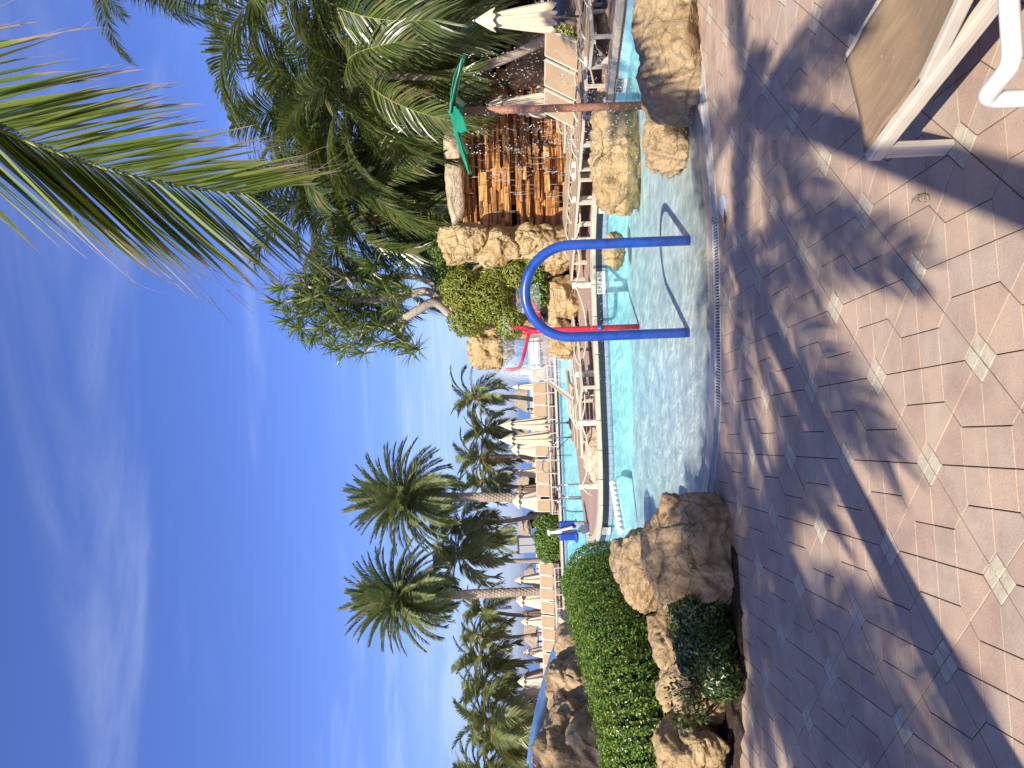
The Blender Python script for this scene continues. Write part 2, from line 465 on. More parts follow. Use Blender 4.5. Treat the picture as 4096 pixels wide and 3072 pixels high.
def canvasmat(name, col, dens=220, obj=True):
    m, N, L = newmat(name)
    v = coords(N, L)
    n = tex(N, L, v, 3.5, 5, .6)
    c = ramp(N, L, n, [(.3, tuple(x * .86 for x in col)), (.55, col), (.75, tuple(x * 1.08 for x in col))])
    wv = tex(N, L, coords(N, L, 'Object', (1, 8, 1)), dens, 2, .6)
    c = mixc(N, L, c, tuple(x * .78 for x in col), mth(N, L, 'MULTIPLY', wv, .35))
    nb = bump(N, L, wv, .25, .002)
    nb = bump(N, L, tex(N, L, v, 6, 3), .3, .02, nb)
    finish(N, L, c, .85, .15, nb)
    return m
M['sling'] = canvasmat('tan sling mesh', (.36, .255, .155))
M['canopy'] = canvasmat('cream canvas', (.63, .52, .375))
M['canopy_shade'] = canvasmat('shade brown canvas', (.16, .11, .08))  # dark brown tone paints shade onto two far umbrellas
M['canopy_pink'] = canvasmat('dusty pink canvas', (.50, .33, .26))
def clearmat(name, base, op, rough=.1):
    """thin sheets and drops of water"""
    m, N, L = newmat(name)
    v = coords(N, L, 'World', (14, 14, 2.2))
    n = tex(N, L, v, 2.2, 5, .65, .5)
    nb = bump(N, L, n, .6, .02)
    t = N.new('ShaderNodeBsdfTransparent'); t.inputs['Color'].default_value = (.93, .96, .97, 1)
    p = N.new('ShaderNodeBsdfPrincipled'); p.inputs['Base Color'].default_value = (*base, 1); p.inputs['Roughness'].default_value = rough
    L.new(nb, p.inputs['Normal'])
    ms = N.new('ShaderNodeMixShader')
    L.new(ramp(N, L, n, [(.35, op[0]), (.55, op[1]), (.72, op[2])]), ms.inputs[0])
    L.new(t.outputs[0], ms.inputs[1]); L.new(p.outputs[0], ms.inputs[2])
    o = N.new('ShaderNodeOutputMaterial'); L.new(ms.outputs[0], o.inputs['Surface'])
    return m
M['sheet_water'] = clearmat('falling sheet of water', (.72, .78, .82), (.06, .22, .75))
M['bell_water'] = clearmat('thin water bell', (.70, .76, .78), (.03, .12, .5))
M['drop'] = clearmat('water drops', (.92, .95, .97), (.75, .85, .95))

# ------------------------------------------------------------------ the setting
ZW, ZD, ZT = -.03, .25, .18       # water, island deck, far terrace
rng = random.Random(7)
def structure(o): o['kind'] = 'structure'; return o

# sand and sea
m, N, L = newmat('white beach sand')
v = coords(N, L, 'World')
c = ramp(N, L, tex(N, L, v, .25, 6), [(.35, (.62, .55, .44)), (.65, (.76, .70, .60))])
finish(N, L, c, .9, .1, bump(N, L, tex(N, L, v, 3, 5), .3, .05)); M['sand'] = m
m, N, L = newmat('sea')
v = coords(N, L, 'World', (.35, 1, 1))
a = tex(N, L, v, .12, 6, .6)
c = ramp(N, L, a, [(.35, (.020, .085, .17)), (.6, (.035, .13, .23))])
finish(N, L, c, .25, .5, bump(N, L, tex(N, L, v, 1.2, 4), .6, .3)); M['sea'] = m
structure(MB().add([(-300, -120, -1.6), (300, -120, -1.6), (300, 225, -1.6), (-300, 225, -1.6)], [(0, 1, 2, 3)]).build('ground', M['sand']))
structure(MB().add([(-25000, 222, -1.62), (25000, 222, -1.62), (25000, 30000, -1.62), (-25000, 30000, -1.62)], [(0, 1, 2, 3)]).build('sea', M['sea']))

# grate line between patio and pool, surveyed from the photograph
GR = [G(x, y) for x, y in [(2770, 60), (2790, 180), (2806, 289), (2815, 404), (2838, 613), (2859, 866), (2866, 1065), (2870, 1264), (2873, 1463), (2872, 1629), (2861, 1794), (2850, 1900), (2841, 1975), (2835, 2060)]]
GR = [Vector((GR[0].x + 3.0, GR[0].y + .75, 0))] + GR + [Vector((GR[-1].x - 3, GR[-1].y + 1.2, 0))]
GR = sorted(GR, key=lambda p: p.x)
gx = np.array([p.x for p in GR]); gy = np.array([p.y for p in GR])
GW = .105                          # half width of the grate
def ygr(x): return float(np.interp(x, gx, gy))

# paving
m, N, L = newmat('tumbled pink brown paver')
def pavercol(N, L, rnd):
    v = coords(N, L, 'World')
    base = ramp(N, L, rnd, [(0, (.40, .285, .21)), (.25, (.445, .32, .235)), (.5, (.47, .345, .25)), (.72, (.45, .335, .25)), (.9, (.425, .335, .26)), (1, (.475, .365, .26))])
    cloud = tex(N, L, v, 2.6, 6, .65)
    c = mixc(N, L, base, (.23, .165, .135), ramp(N, L, cloud, [(.34, .45), (.56, 0.0)]))
    c = mixc(N, L, c, (.46, .37, .27), ramp(N, L, tex(N, L, v, 5.5, 5, .6), [(.55, 0.0), (.75, .4)]))
    c = mixc(N, L, c, (.20, .14, .11), ramp(N, L, tex(N, L, v, .75, 7, .68, .6), [(.50, 0.0), (.68, .5)]))
    c = mixc(N, L, c, (.53, .46, .38), ramp(N, L, tex(N, L, coords(N, L, 'World', (1.2, .5, 1), (0, 0, .5)), 3.1, 7, .7, 1.2), [(.60, 0.0), (.72, .35)]))
    sp = tex(N, L, v, 95, 3, .6)
    c = mixc(N, L, c, (.60, .52, .43), ramp(N, L, sp, [(.64, 0.0), (.72, .75)]))
    c = mixc(N, L, c, (.13, .095, .08), ramp(N, L, tex(N, L, v, 140, 2, .5), [(.30, .55), (.40, 0.0)]))
    nb = bump(N, L, sp, .3, .004)
    nb = bump(N, L, tex(N, L, v, 24, 5, .65), .3, .006, nb)
    rg = ramp(N, L, tex(N, L, v, 1.2, 4), [(.35, .55), (.65, .78)])
    return c, nb, rg
for nm, obj in (('paver', True), ('paver_field', False)):
    m, N, L = newmat('pink brown ' + nm)
    if obj: rnd = N.new('ShaderNodeObjectInfo').outputs['Random']
    else: rnd = N.new('ShaderNodeNewGeometry').outputs['Random Per Island']
    c, nb, rg = pavercol(N, L, rnd)
    finish(N, L, c, rg, .3, nb); M[nm] = m
m, N, L = newmat('cream paver')
v = coords(N, L, 'World')
c = ramp(N, L, tex(N, L, v, 14, 6, .7), [(.3, (.36, .31, .225)), (.6, (.50, .44, .33))])
c = mixc(N, L, c, (.2, .17, .12), ramp(N, L, tex(N, L, v, 110, 2), [(.3, .5), (.4, 0.0)]))
finish(N, L, c, .7, .3, bump(N, L, tex(N, L, v, 60, 4), .4, .006)); M['paver_cream'] = m
m, N, L = newmat('dark joint sand')
v = coords(N, L, 'World')
finish(N, L, ramp(N, L, tex(N, L, v, 20, 4), [(.3, (.03, .022, .018)), (.7, (.085, .06, .045))]), .95, .1, bump(N, L, tex(N, L, v, 80, 3), .5, .005)); M['joint'] = m

LEFT = [G(2965, 2440), G(2975, 2600), G(2985, 2760), G(2930, 2900), G(2905, 3072)]   # where the planting bed begins
px_poly = [(9, -7), (9, ygr(9) - GW)] + [(x, ygr(x) - GW) for x in np.linspace(8.5, -1.2, 60)] + [(p.x - .12, p.y + .15) for p in LEFT] + [(LEFT[-1].x - 3, LEFT[-1].y + 1.2), (-9, 9.0), (-9, -7)]
patio = structure(MB().prism(px_poly[::-1], -.30, -.009).build('patio', M['joint']))
U_P = Vector((-.0762, .9971)); U_Q = Vector((.9971, .0762)); LAT = .944; ORG = Vector((.40, 4.706))
s_, d_ = .117, .064
q_ = .25
SH = {
    'small': [(0, 0), (s_ / 2, -s_ / 2), (s_, 0), (s_ / 2, s_ / 2)],
    'pentA': [(s_, 0), (q_ + d_, 0), (q_ + d_, q_ - d_), (q_, q_), (s_ / 2, s_ / 2)],
    'pentB': [(s_, 0), (s_ / 2, -s_ / 2), (q_, -q_), (q_ + d_, -(q_ - d_)), (q_ + d_, 0)],
    'square': [(q_ + d_, 0), (.5, 0), (.5, q_ - d_), (q_ + d_, q_ - d_)],
}
def inset(poly, w):
    P = [Vector(p) for p in poly]; n = len(P); out = []
    ar = sum(P[i].x * P[(i + 1) % n].y - P[(i + 1) % n].x * P[i].y for i in range(n))
    sg = 1 if ar > 0 else -1
    for i in range(n):
        a, b, c_ = P[i - 1], P[i], P[(i + 1) % n]
        e1 = (b - a).normalized(); e2 = (c_ - b).normalized()
        n1 = Vector((-e1.y, e1.x)) * sg; n2 = Vector((-e2.y, e2.x)) * sg
        k = 1 + n1.dot(n2)
        out.append(b + (n1 + n2) * (w / max(k, .2)))
    return out
def slab(poly, z0, z1, bev=.0022):
    """a paver: chamfered top"""
    P = [Vector(p) for p in poly]; n = len(P)
    ar = sum(P[i].x * P[(i + 1) % n].y - P[(i + 1) % n].x * P[i].y for i in range(n))
    if ar < 0: P = P[::-1]
    Q = inset(P, bev)
    V = [(p.x, p.y, z0) for p in P] + [(p.x, p.y, z1 - bev) for p in P] + [(p.x, p.y, z1) for p in Q]
    F = []
    for i in range(n):
        j = (i + 1) % n
        F += [(i, j, n + j, n + i), (n + i, n + j, 2 * n + j, 2 * n + i)]
    F.append(tuple(range(2 * n, 3 * n)))
    return V, F
pieces = []
for a2 in range(-34, 24):
    for b2 in range(-24, 24):
        if (a2 + b2) % 2: continue
        cen = ORG + (U_P * a2 + U_Q * b2) * (LAT / 2)
        if cen.length > 14 or cen.y < -3.5: continue
        for kind, poly in SH.items():
            rots = range(4)
            for r4 in rots:
                if kind == 'square':
                    # four squares round the point half-way to the next diamond
                    sx, sy = ((1, 1), (1, -1), (-1, 1), (-1, -1))[r4]
                    pl = [((.5 + (p[0] - .5) * sx), p[1] * sy) for p in poly]
                else:
                    ca, sa = ((1, 0), (0, 1), (-1, 0), (0, -1))[r4]
                    pl = [(p[0] * ca - p[1] * sa, p[0] * sa + p[1] * ca) for p in poly]
                W = [cen + (U_P * p[0] + U_Q * p[1]) * LAT for p in pl]
                g = sum(W, Vector((0, 0))) / len(W)
                if g.y > ygr(g.x) - GW + .12: continue
                if g.x < -2 and any(False for _ in ()): continue
                # left bed
                inside = True
                for i in range(len(LEFT) - 1):
                    A, B = LEFT[i], LEFT[i + 1]
                    if min(A.x, B.x) - .02 <= g.x <= max(A.x, B.x) + .02 and g.y > np.interp(g.x, [B.x, A.x], [B.y, A.y]) + .05: inside = False
                if g.x < LEFT[0].x and g.y > LEFT[0].y + .15 and g.x > LEFT[-1].x: inside = False
                if not inside: continue
                # cut at the grate edge: clip with the local edge line
                if g.y > ygr(g.x) - GW - .3:
                    x0, x1 = g.x - .2, g.x + .2
                    A = Vector((x0, ygr(x0) - GW)); B = Vector((x1, ygr(x1) - GW))
                    nn = Vector((-(B - A).y, (B - A).x))
                    out = []
                    for i in range(len(W)):
                        p0, p1 = W[i], W[(i + 1) % len(W)]
                        d0, d1 = (p0 - A).dot(nn), (p1 - A).dot(nn)
                        if d0 <= 0: out.append(p0)
                        if d0 * d1 < 0: out.append(p0 + (p1 - p0) * (d0 / (d0 - d1)))
                    if len(out) < 3: continue
                    cut = len(out) != len(W) or any((o - w).length > 1e-6 for o, w in zip(out, W))
                    W = out
                else: cut = False
                rr = [ray_ for ray_ in ()]
                v = Vector((g.x, g.y, -EYE))
                inview = g.y > .8 and abs(g.x / g.y) < .60 and (EYE / g.y) < .74
                pieces.append((g, kind, r4, cen, W, cut, inview))
seen = sorted([p for p in pieces if p[6] and not p[5]], key=lambda p: p[0].length)
chosen = set(id(p) for p in seen[:290])
shared = {}
ang = math.atan2(U_P.y, U_P.x)
fieldP, fieldC = MB(), MB()
for p in pieces:
    g, kind, r4, cen, W, cut, _ = p
    if id(p) in chosen:
        key = (kind, r4)
        if key not in shared:
            loc = [w - g for w in W]
            V, F = slab(inset(loc, .0026), -.03, 0.0)
            shared[key] = mesh_np('paver', V, F, M['paver_cream' if kind == 'small' else 'paver'])
        link('paver', shared[key], patio, (g.x, g.y, rng.uniform(-.0018, .0012)), (rng.gauss(0, .002), rng.gauss(0, .002), 0))
    else:
        try: V, F = slab(inset(W, .0026), -.03, rng.uniform(-.0015, .001))
        except Exception: continue
        (fieldC if kind == 'small' else fieldP).add(V, F)
tag(fieldP.build('paver_field', M['paver_field'], patio), kind='stuff')
tag(fieldC.build('cream_paver_field', M['paver_cream'], patio), kind='stuff')

# the drain grate: dark channel, rims, each slat a piece
m, N, L = newmat('white plastic slat'); v = coords(N, L, 'World')
finish(N, L, ramp(N, L, tex(N, L, v, 8, 4), [(.3, (.36, .345, .31)), (.6, (.56, .55, .52))]), .45, .4); M['slat'] = m
m, N, L = newmat('wet channel'); finish(N, L, (.02, .022, .024), .4, .5); M['channel'] = m
gxs = np.linspace(-1.5, 5.2, 90)
V, F = [], []
for x in gxs:
    y = ygr(x)
    V += [(x, y - GW - .01, -.028), (x, y + GW + .01, -.028)]
for i in range(len(gxs) - 1): F.append((2 * i, 2 * i + 2, 2 * i + 3, 2 * i + 1))
grate = empty('drain_grate', (0, 0, 0), 0, 'white slatted drain grate curving along the pool beach edge', 'grate')
link('channel', mesh_np('channel', V, F, M['channel']), grate)
for sgn in (-1, 1):
    b = MB()
    pts = [Vector((x, ygr(x) + sgn * GW, -.004)) for x in gxs]
    for a, c_ in zip(pts[:-1], pts[1:]): b.bar(a, c_ + (c_ - a) * .05, .014, .02)
    b.build('rim', M['slat'], grate)
slat_me = MB().box((0, 0, 0), (.0145, 2 * GW - .016, .016)).mesh('slat', M['slat'])
x = -1.25
while x < 4.6:
    y = ygr(x); th = math.atan2(ygr(x + .05) - ygr(x - .05), .1)
    link('slat', slat_me, grate, (x, y, -.008), (0, 0, th))
    x += .030 * math.cos(th)

# pool basin
m, N, L = newmat('pool plaster')
v = coords(N, L, 'World')
sp = N.new('ShaderNodeSeparateXYZ'); L.new(v, sp.inputs[0])
dd = mth(N, L, 'MULTIPLY', sp.outputs['Z'], -1.0)
n = tex(N, L, v, 1.2, 6, .6)
dn = mth(N, L, 'ADD', dd, mth(N, L, 'MULTIPLY', mth(N, L, 'SUBTRACT', n, .5), .05))
c = ramp(N, L, dn, [(.02, (.38, .33, .26)), (.05, (.62, .60, .53)), (.12, (.80, .83, .78)), (.28, (.70, .88, .86)), (.8, (.36, .80, .86))])
c = mixc(N, L, c, (.25, .22, .18), ramp(N, L, tex(N, L, v, 60, 3), [(.33, .35), (.45, 0.0)]))
finish(N, L, c, ramp(N, L, dd, [(.0, .35), (.2, .7)]), .4, bump(N, L, tex(N, L, v, 40, 3), .2, .005)); M['plaster'] = m
nx, ny = 70, 70
V = []
for i in range(nx + 1):
    x = -14 + 27 * i / nx
    yn = ygr(max(min(x, 8), -6)) + GW
    for j in range(ny + 1):
        t = j / ny
        y = yn + (38 - yn) * t ** 1.6
        dpt = y - yn
        z = -.010 - .055 * min(dpt, 8.5) - .09 * max(0, min(dpt - 8.5, 5))
        V.append((x, y, z))
idx = np.arange((nx + 1) * (ny + 1)).reshape(nx + 1, ny + 1)
F = np.stack([idx[:-1, :-1].ravel(), idx[1:, :-1].ravel(), idx[1:, 1:].ravel(), idx[:-1, 1:].ravel()], 1)
structure(link('pool_floor', mesh_np('pool_floor', V, F, M['plaster'], True)))
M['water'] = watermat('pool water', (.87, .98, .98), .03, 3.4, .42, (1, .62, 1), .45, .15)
nx, ny = 120, 200
V = []
for i in range(nx + 1):
    x = -14 + 26 * i / nx
    yn = ygr(max(min(x, 8), -6)) + GW + .28
    for j in range(ny + 1):
        t = j / ny
        y = yn + (36.9 - yn) * t ** 1.7
        amp = .006 * min(1, (y - yn) / 1.5)
        z = ZW + amp * (math.sin(x * 4.1 + y * 2.2 + 1.5 * math.sin(y * .9)) + math.sin(-x * 2.3 + y * 5.0 + 1.2 * math.sin(x * 1.3)))
        V.append((x, y, z))
idx = np.arange((nx + 1) * (ny + 1)).reshape(nx + 1, ny + 1)
F = np.stack([idx[:-1, :-1].ravel(), idx[1:, :-1].ravel(), idx[1:, 1:].ravel(), idx[:-1, 1:].ravel()], 1)
structure(link('pool_water', mesh_np('pool_water', V, F, M['water'], True)))

# island deck with its coping and tiled wall
m, N, L = newmat('stamped plank concrete')
v = coords(N, L, 'World')
sp = N.new('ShaderNodeSeparateXYZ'); L.new(v, sp.inputs[0])
pl = mth(N, L, 'FRACT', mth(N, L, 'MULTIPLY', sp.outputs['Y'], 5.0))
n = tex(N, L, coords(N, L, 'World', (.6, 9, 1)), 2.2, 6, .65)
c = ramp(N, L, n, [(.3, (.27, .175, .13)), (.52, (.37, .25, .19)), (.68, (.47, .35, .27))])
c = mixc(N, L, c, (.13, .085, .065), ramp(N, L, pl, [(0, .8), (.06, 0.0)]))
finish(N, L, c, .7, .3, bump(N, L, mth(N, L, 'ADD', n, pl), .3, .01)); M['deck'] = m
M['coping'] = simple('cream coping', (.50, .43, .33), .7, .3, var=.2, vscale=5, bscale=50, bstr=.25)
M['tile_dark'] = simple('dark glazed tile', (.022, .03, .04), .2, .5, var=.4, vscale=4, bscale=20, bstr=.1)
M['tile_blue'] = simple('pale blue tile', (.26, .33, .40), .25, .5, var=.2, vscale=3)
FRONT = [G(2500, -300, ZD), G(2480, 0, ZD), G(2450, 250, ZD), G(2440, 350, ZD), G(2408, 600, ZD), G(2378, 800, ZD), G(2370, 960, ZD), G(2371, 1139, ZD), G(2376, 1300, ZD), G(2384, 1494, ZD), G(2390, 1650, ZD), G(2396, 1800, ZD), G(2399, 1943, ZD), G(2398, 2060, ZD), G(2392, 2130, ZD)]
TIP = [G(2383, 2168, ZD), G(2372, 2183, ZD), G(2360, 2180, ZD), G(2349, 2160, ZD)]
BACK = [G(2339, 2110, ZD), G(2324, 1985, ZD), G(2305, 1800, ZD), G(2292, 1640, ZD), G(2286, 1450, ZD)]
fr = catmull(FRONT, 5) + catmull(TIP, 3)
isl = fr + BACK + [Vector((4.5, 27, ZD)), Vector((16, 27, ZD)), Vector((16, fr[0].y, ZD))]
m, N, L = newmat('aqua pool wall plaster'); v = coords(N, L, 'World')
finish(N, L, ramp(N, L, tex(N, L, v, 3, 5), [(.3, (.34, .70, .74)), (.7, (.46, .80, .82))]), .6, .3); M['pool_wall'] = m
island = structure(MB().prism([(p.x, p.y) for p in isl][::-1], ZD - .12, ZD).build('island_deck', M['deck']))
structure(MB().prism([(p.x, p.y) for p in isl][::-1], -1.4, ZD - .12).build('island_wall', M['pool_wall']))
# wall below: dark tiles with a pale waterline row, coping stones above
run = 0.0
tile_me = MB().box((0, 0, 0), (.148, .02, .10)).mesh('tile', M['tile_blue'])
tile2_me = MB().box((0, 0, 0), (.148, .02, .062)).mesh('tile', M['tile_dark'])
edge = fr[:]
acc = 0; stones = []
seg = [edge[0]]
for a, b in zip(edge[:-1], edge[1:]):
    seg.append(b); acc += (b - a).length
    if acc > .62:
        stones.append(seg); seg = [b]; acc = 0
if len(seg) > 1: stones.append(seg)
for sgm in stones:
    out = []
    inn = []
    for i, p in enumerate(sgm):
        t = (sgm[min(i + 1, len(sgm) - 1)] - sgm[max(i - 1, 0)]).normalized()
        nrm = Vector((-t.y, t.x, 0))       # towards the deck side or the water: water is at smaller Y
        if nrm.y > 0 and p.x > -3.2: nrm = -nrm
        out.append(p + nrm * .045); inn.append(p - nrm * .26)
    poly = [(p.x, p.y) for p in out] + [(p.x, p.y) for p in inn[::-1]]
    o = MB().prism(inset(poly, .004), ZD - .075, ZD + .022).build('coping_stone', M['coping'], island)
    bevel(o, .018, 2)
# tiles along the wall
dist = 0
for a, b in zip(edge[:-1], edge[1:]):
    t = (b - a); Ls = t.length; t.normalize()
    nrm = Vector((-t.y, t.x, 0))
    if nrm.y > 0 and a.x > -3.2: nrm = -nrm
    while dist < Ls:
        p = a + t * dist + nrm * .012
        th = math.atan2(t.y, t.x)
        if a.x < 3.6:
            link('tile', tile_me, island, (p.x, p.y, ZW + .02), (0, 0, th))
            link('tile', tile2_me, island, (p.x, p.y, ZW + .105), (0, 0, th))
            link('tile', tile2_me, island, (p.x, p.y, ZW + .171), (0, 0, th))
        dist += .153
    dist -= Ls
# depth marker on the island wall
m, N, L = newmat('marker tile'); finish(N, L, (.40, .41, .36), .4, .4); M['marker'] = m
m, N, L = newmat('marker white tile'); finish(N, L, (.80, .80, .78), .35, .4); M['markerw'] = m
m, N, L = newmat('marker black print'); finish(N, L, (.01, .01, .012), .5, .3); M['ink'] = m
def text(body, size, parent, loc, rot, mat, name='lettering'):
    cu = bpy.data.curves.new(name, 'FONT'); cu.body = body; cu.size = size; cu.align_x = 'CENTER'; cu.align_y = 'CENTER'; cu.extrude = .001
    cu.materials.append(mat)
    tmp = bpy.data.objects.new('tmp', cu); COL.objects.link(tmp)
    dg = bpy.context.evaluated_depsgraph_get()
    me = bpy.data.meshes.new_from_object(tmp.evaluated_get(dg))
    bpy.data.objects.remove(tmp)
    o = link(name, me, parent, loc, rot)
    return o
def marker(px, py, w, label, words):
    p = G(px, py, ZD)
    i = min(range(len(edge) - 1), key=lambda k: (edge[k] - p).length)
    t = (edge[i + 1] - edge[i]).normalized()
    th = math.atan2(t.y, t.x) + (math.pi if t.x < 0 else 0)
    nrm = Vector((math.sin(th), -math.cos(th), 0))
    e = empty('depth_marker', p + nrm * .03 + Vector((0, 0, -ZD + ZW + .135)), th, label, 'depth marker')
    for k in range(4):
        MB().box((-w / 2 + w / 8 + k * w / 4, 0, 0), (w / 4 - .004, .02, .13)).build('marker_tile', M['marker'], e)
    MB().box((0, 0, -.095), (w, .02, .055)).build('white_strip', M['markerw'], e)
    n = len(words)
    for k, wd in enumerate(words):
        text(wd, .12, e, (-w / 2 + w * (k + .5) / n, -.012, 0), (math.pi / 2, 0, 0), M['ink'])
    return e
marker(2372, 1132, .50, 'grey depth marker tiles on the pool wall left of the small rock', ['0', 'FT', '6', 'IN'])
marker(2442, 340, .30, 'grey depth marker tiles beside the brown pole between two rocks', ['0', 'FT', 'IN'])
marker(2395, 2120, .30, 'grey depth marker tiles at the rounded tip of the island deck', ['3', 'FT'])

# far terrace, its coping and tiled edge
M['terrace'] = simple('terrace paving', (.40, .29, .22), .75, .3, var=.25, vscale=.8, bscale=10, bstr=.2)
TY = 36.5
ter = structure(MB().prism([(-40, TY), (14, TY), (14, 62), (-40, 62)], ZT - .12, ZT).build('far_terrace', M['terrace']))
structure(MB().prism([(-40, TY), (14, TY), (14, 62), (-40, 62)], -1.5, ZT - .12).build('terrace_wall', M['pool_wall']))
k = 0; x = -34.0
while x < 13:
    o = MB().box((x + .45, TY + .12, ZT - .03), (.893, .34, .09)).build('coping_stone', M['coping'], ter)
    x += .9
MB().box((-10, TY - .012, ZW + .10), (46, .02, .09)).build('tile_band', M['tile_dark'], ter)
MB().box((-10, TY - .012, ZW - .02), (46, .02, .13)).build('waterline_band', M['tile_blue'], ter)

# planting bed on the left bank
m, N, L = newmat('brown mulch')
v = coords(N, L, 'World')
n = tex(N, L, v, 35, 6, .7)
finish(N, L, ramp(N, L, n, [(.3, (.018, .012, .009)), (.5, (.055, .036, .026)), (.7, (.13, .085, .06))]), .95, .1, bump(N, L, n, .9, .03)); M['mulch'] = m
bank = [(G(2840, 1995).x, G(2840, 1995).y + .1), (-1.45, 9.1), (-2.0, 10.6), (-3.0, 12.4), (-4.3, 14.2), (-7, 16), (-12, 17), (-16, 17), (-16, 6), (LEFT[-1].x - 2, LEFT[-1].y + .5)] + [(p.x, p.y) for p in LEFT[::-1]] + [(LEFT[0].x + .5, LEFT[0].y + .05)]
nb_ = MB().prism(bank[::-1], -.9, .03)
structure(nb_.build('planting_bed', M['mulch']))

# ------------------------------------------------------------------ rocks
def rock_mesh(name, size, seed, mat, sub=5, power=3.0, amp=.16, strata=0.0, ridge=.5, cutn=18):
    bm = bmesh.new()
    bmesh.ops.create_icosphere(bm, subdivisions=sub, radius=1)
    off = Vector((seed * 7.13 % 91, seed * 3.71 % 83, seed * 5.37 % 77))
    sx, sy, sz = size
    mean = (sx * sy * sz) ** (1 / 3)
    pr = random.Random(seed * 13 + 1)
    cuts = []
    for _ in range(cutn):
        nv = Vector((pr.gauss(0, 1), pr.gauss(0, 1), pr.gauss(0, .8))).normalized()
        sup = math.sqrt((nv.x * sx) ** 2 + (nv.y * sy) ** 2 + (nv.z * sz) ** 2)
        cuts.append((nv, sup * pr.uniform(.80, 1.02)))
    for v in bm.verts:
        d = v.co.normalized()
        r = (abs(d.x) ** power + abs(d.y) ** power + abs(d.z) ** power) ** (-1 / power)
        p = Vector((d.x * r * sx, d.y * r * sy, d.z * r * sz))
        for nv, dd in cuts:
            ex = p.dot(nv) - dd
            if ex > 0: p = p - nv * ex * .9
        q = p / mean
        n1 = mnoise.fractal(q * .8 + off, 1.0, 2.0, 3)
        wq = q + Vector((mnoise.noise(q * 1.6 + off), mnoise.noise(q * 1.6 - off), mnoise.noise(q * 1.6 + off * 2))) * .28
        n2 = mnoise.fractal(wq * 2.4 + off, .8, 2.1, 5)
        rg_ = mnoise.ridged_multi_fractal(wq * 1.5 + off, .9, 2.1, 5, 1.0, 2.0)
        cell = mnoise.voronoi(wq * 1.05 + off)[0]
        rd = cell[1] - cell[0]
        fac = mnoise.cell(wq * 1.6 + off)
        k = amp * (n1 * .75 + n2 * .5 + (1.2 - rg_) * .22 + fac * .12) - amp * ridge * max(0, .13 - rd) * 4.0
        if strata: k += strata * (abs(math.sin(q.z * 6 + n1 * 4 + q.x)) ** .6 - .6) * .55
        k = k * mean
        nd_ = Vector((d.x / sx, d.y / sy, d.z / sz)).normalized()
        v.co = p + nd_ * k
    me = bpy.data.meshes.new(name)
    bm.to_mesh(me); bm.free()
    me.materials.append(mat)
    me.polygons.foreach_set('use_smooth', np.ones(len(me.polygons), dtype=bool))
    return me
def rock(label, c, size, rz=0, seed=1, mat='rock', name='boulder', cat='rock', tilt=(0, 0), parent=None, **k):
    o = link(name, rock_mesh(name, size, seed, M[mat], **k), parent, c, (tilt[0], tilt[1], rz))
    if parent is None: tag(o, label, cat)
    return o
def span(x0, x1, y0, y1, Y):
    """centre and half sizes of what covers that pixel box at distance Y"""
    a, b = PT(x0, (y0 + y1) / 2, Y), PT(x1, (y0 + y1) / 2, Y)
    c_, d = PT((x0 + x1) / 2, y0, Y), PT((x0 + x1) / 2, y1, Y)
    return (a + b + c_ + d) / 4, abs(c_.x - d.x) / 2, abs(a.z - b.z) / 2
def rock_px(label, x0, x1, y0, y1, Y, depth, **k):
    c, hx, hz = span(x0, x1, y0, y1, Y)
    return rock(label, c, (hx, depth, hz), **k)

# left foreground
rock_px('big shaded brown boulder at the left end of the drain grate', 2585, 3010, 1965, 2475, 7.65, .58, seed=3, sub=6, power=2.7, amp=.24, mat='rock_grey', rz=-.15, tilt=(0,.12))
rock_px('long sunlit slab rock between the shaded boulder and the hedge', 2485, 2750, 2120, 2450, 9.0, .6, seed=11, sub=6, power=3.0, amp=.2, mat='rock', rz=.5, strata=.12)
rock_px('dark wet rock at the water below the round hedge end', 2450, 2560, 2150, 2330, 10.2, .5, seed=5, mat='rock_grey')
rock_px('low rock wall block behind the shaded shrub', 2600, 2850, 2400, 2660, 8.3, .42, seed=8, sub=6, mat='rock', amp=.2, power=4, strata=.2)
rock_px('sunlit fluted rock wall block behind the mulch bed', 2640, 2890, 2620, 2900, 7.9, .40, seed=18, sub=6, mat='rock', amp=.2, power=4.2, strata=.2)
rock_px('pale end block of the low rock wall at the photo edge', 2645, 2880, 2860, 3200, 7.6, .42, seed=23, sub=6, mat='rock_yellow', amp=.2, power=4.2, strata=.15)
# tall wall behind the hedge
rock_px('tall sunlit rock wall face under the blue slide', 2170, 2560, 2640, 2870, 13.6, 1.0, seed=31, sub=6, mat='rock', amp=.2, power=6, strata=.25)
rock_px('tall dark rock wall at the photo edge behind the hedge', 2110, 2600, 2840, 3160, 12.6, 1.0, seed=33, sub=6, mat='rock', amp=.22, power=6, strata=.25)
rock_px('stepped shaded rock below the loungers behind the hedge', 2225, 2460, 2500, 2690, 14.6, .9, seed=37, sub=5, mat='rock_grey', amp=.15, power=4)
rock_px('small pale rock at the far end of the hedge top', 2230, 2330, 2440, 2530, 15.4, .6, seed=39, mat='rock_pale', amp=.15, power=4)
# right foreground
rock_px('large smooth tan boulder lying along the grate on the right', 2568, 2860, -330, 560, 8.35, .78, seed=41, sub=6, mat='rock', amp=.15, power=2.6)
rock_px('broken tan end rock in the shallow water beside the big boulder', 2580, 2775, 440, 700, 9.0, .50, seed=45, sub=6, mat='rock', amp=.24, power=2.8)
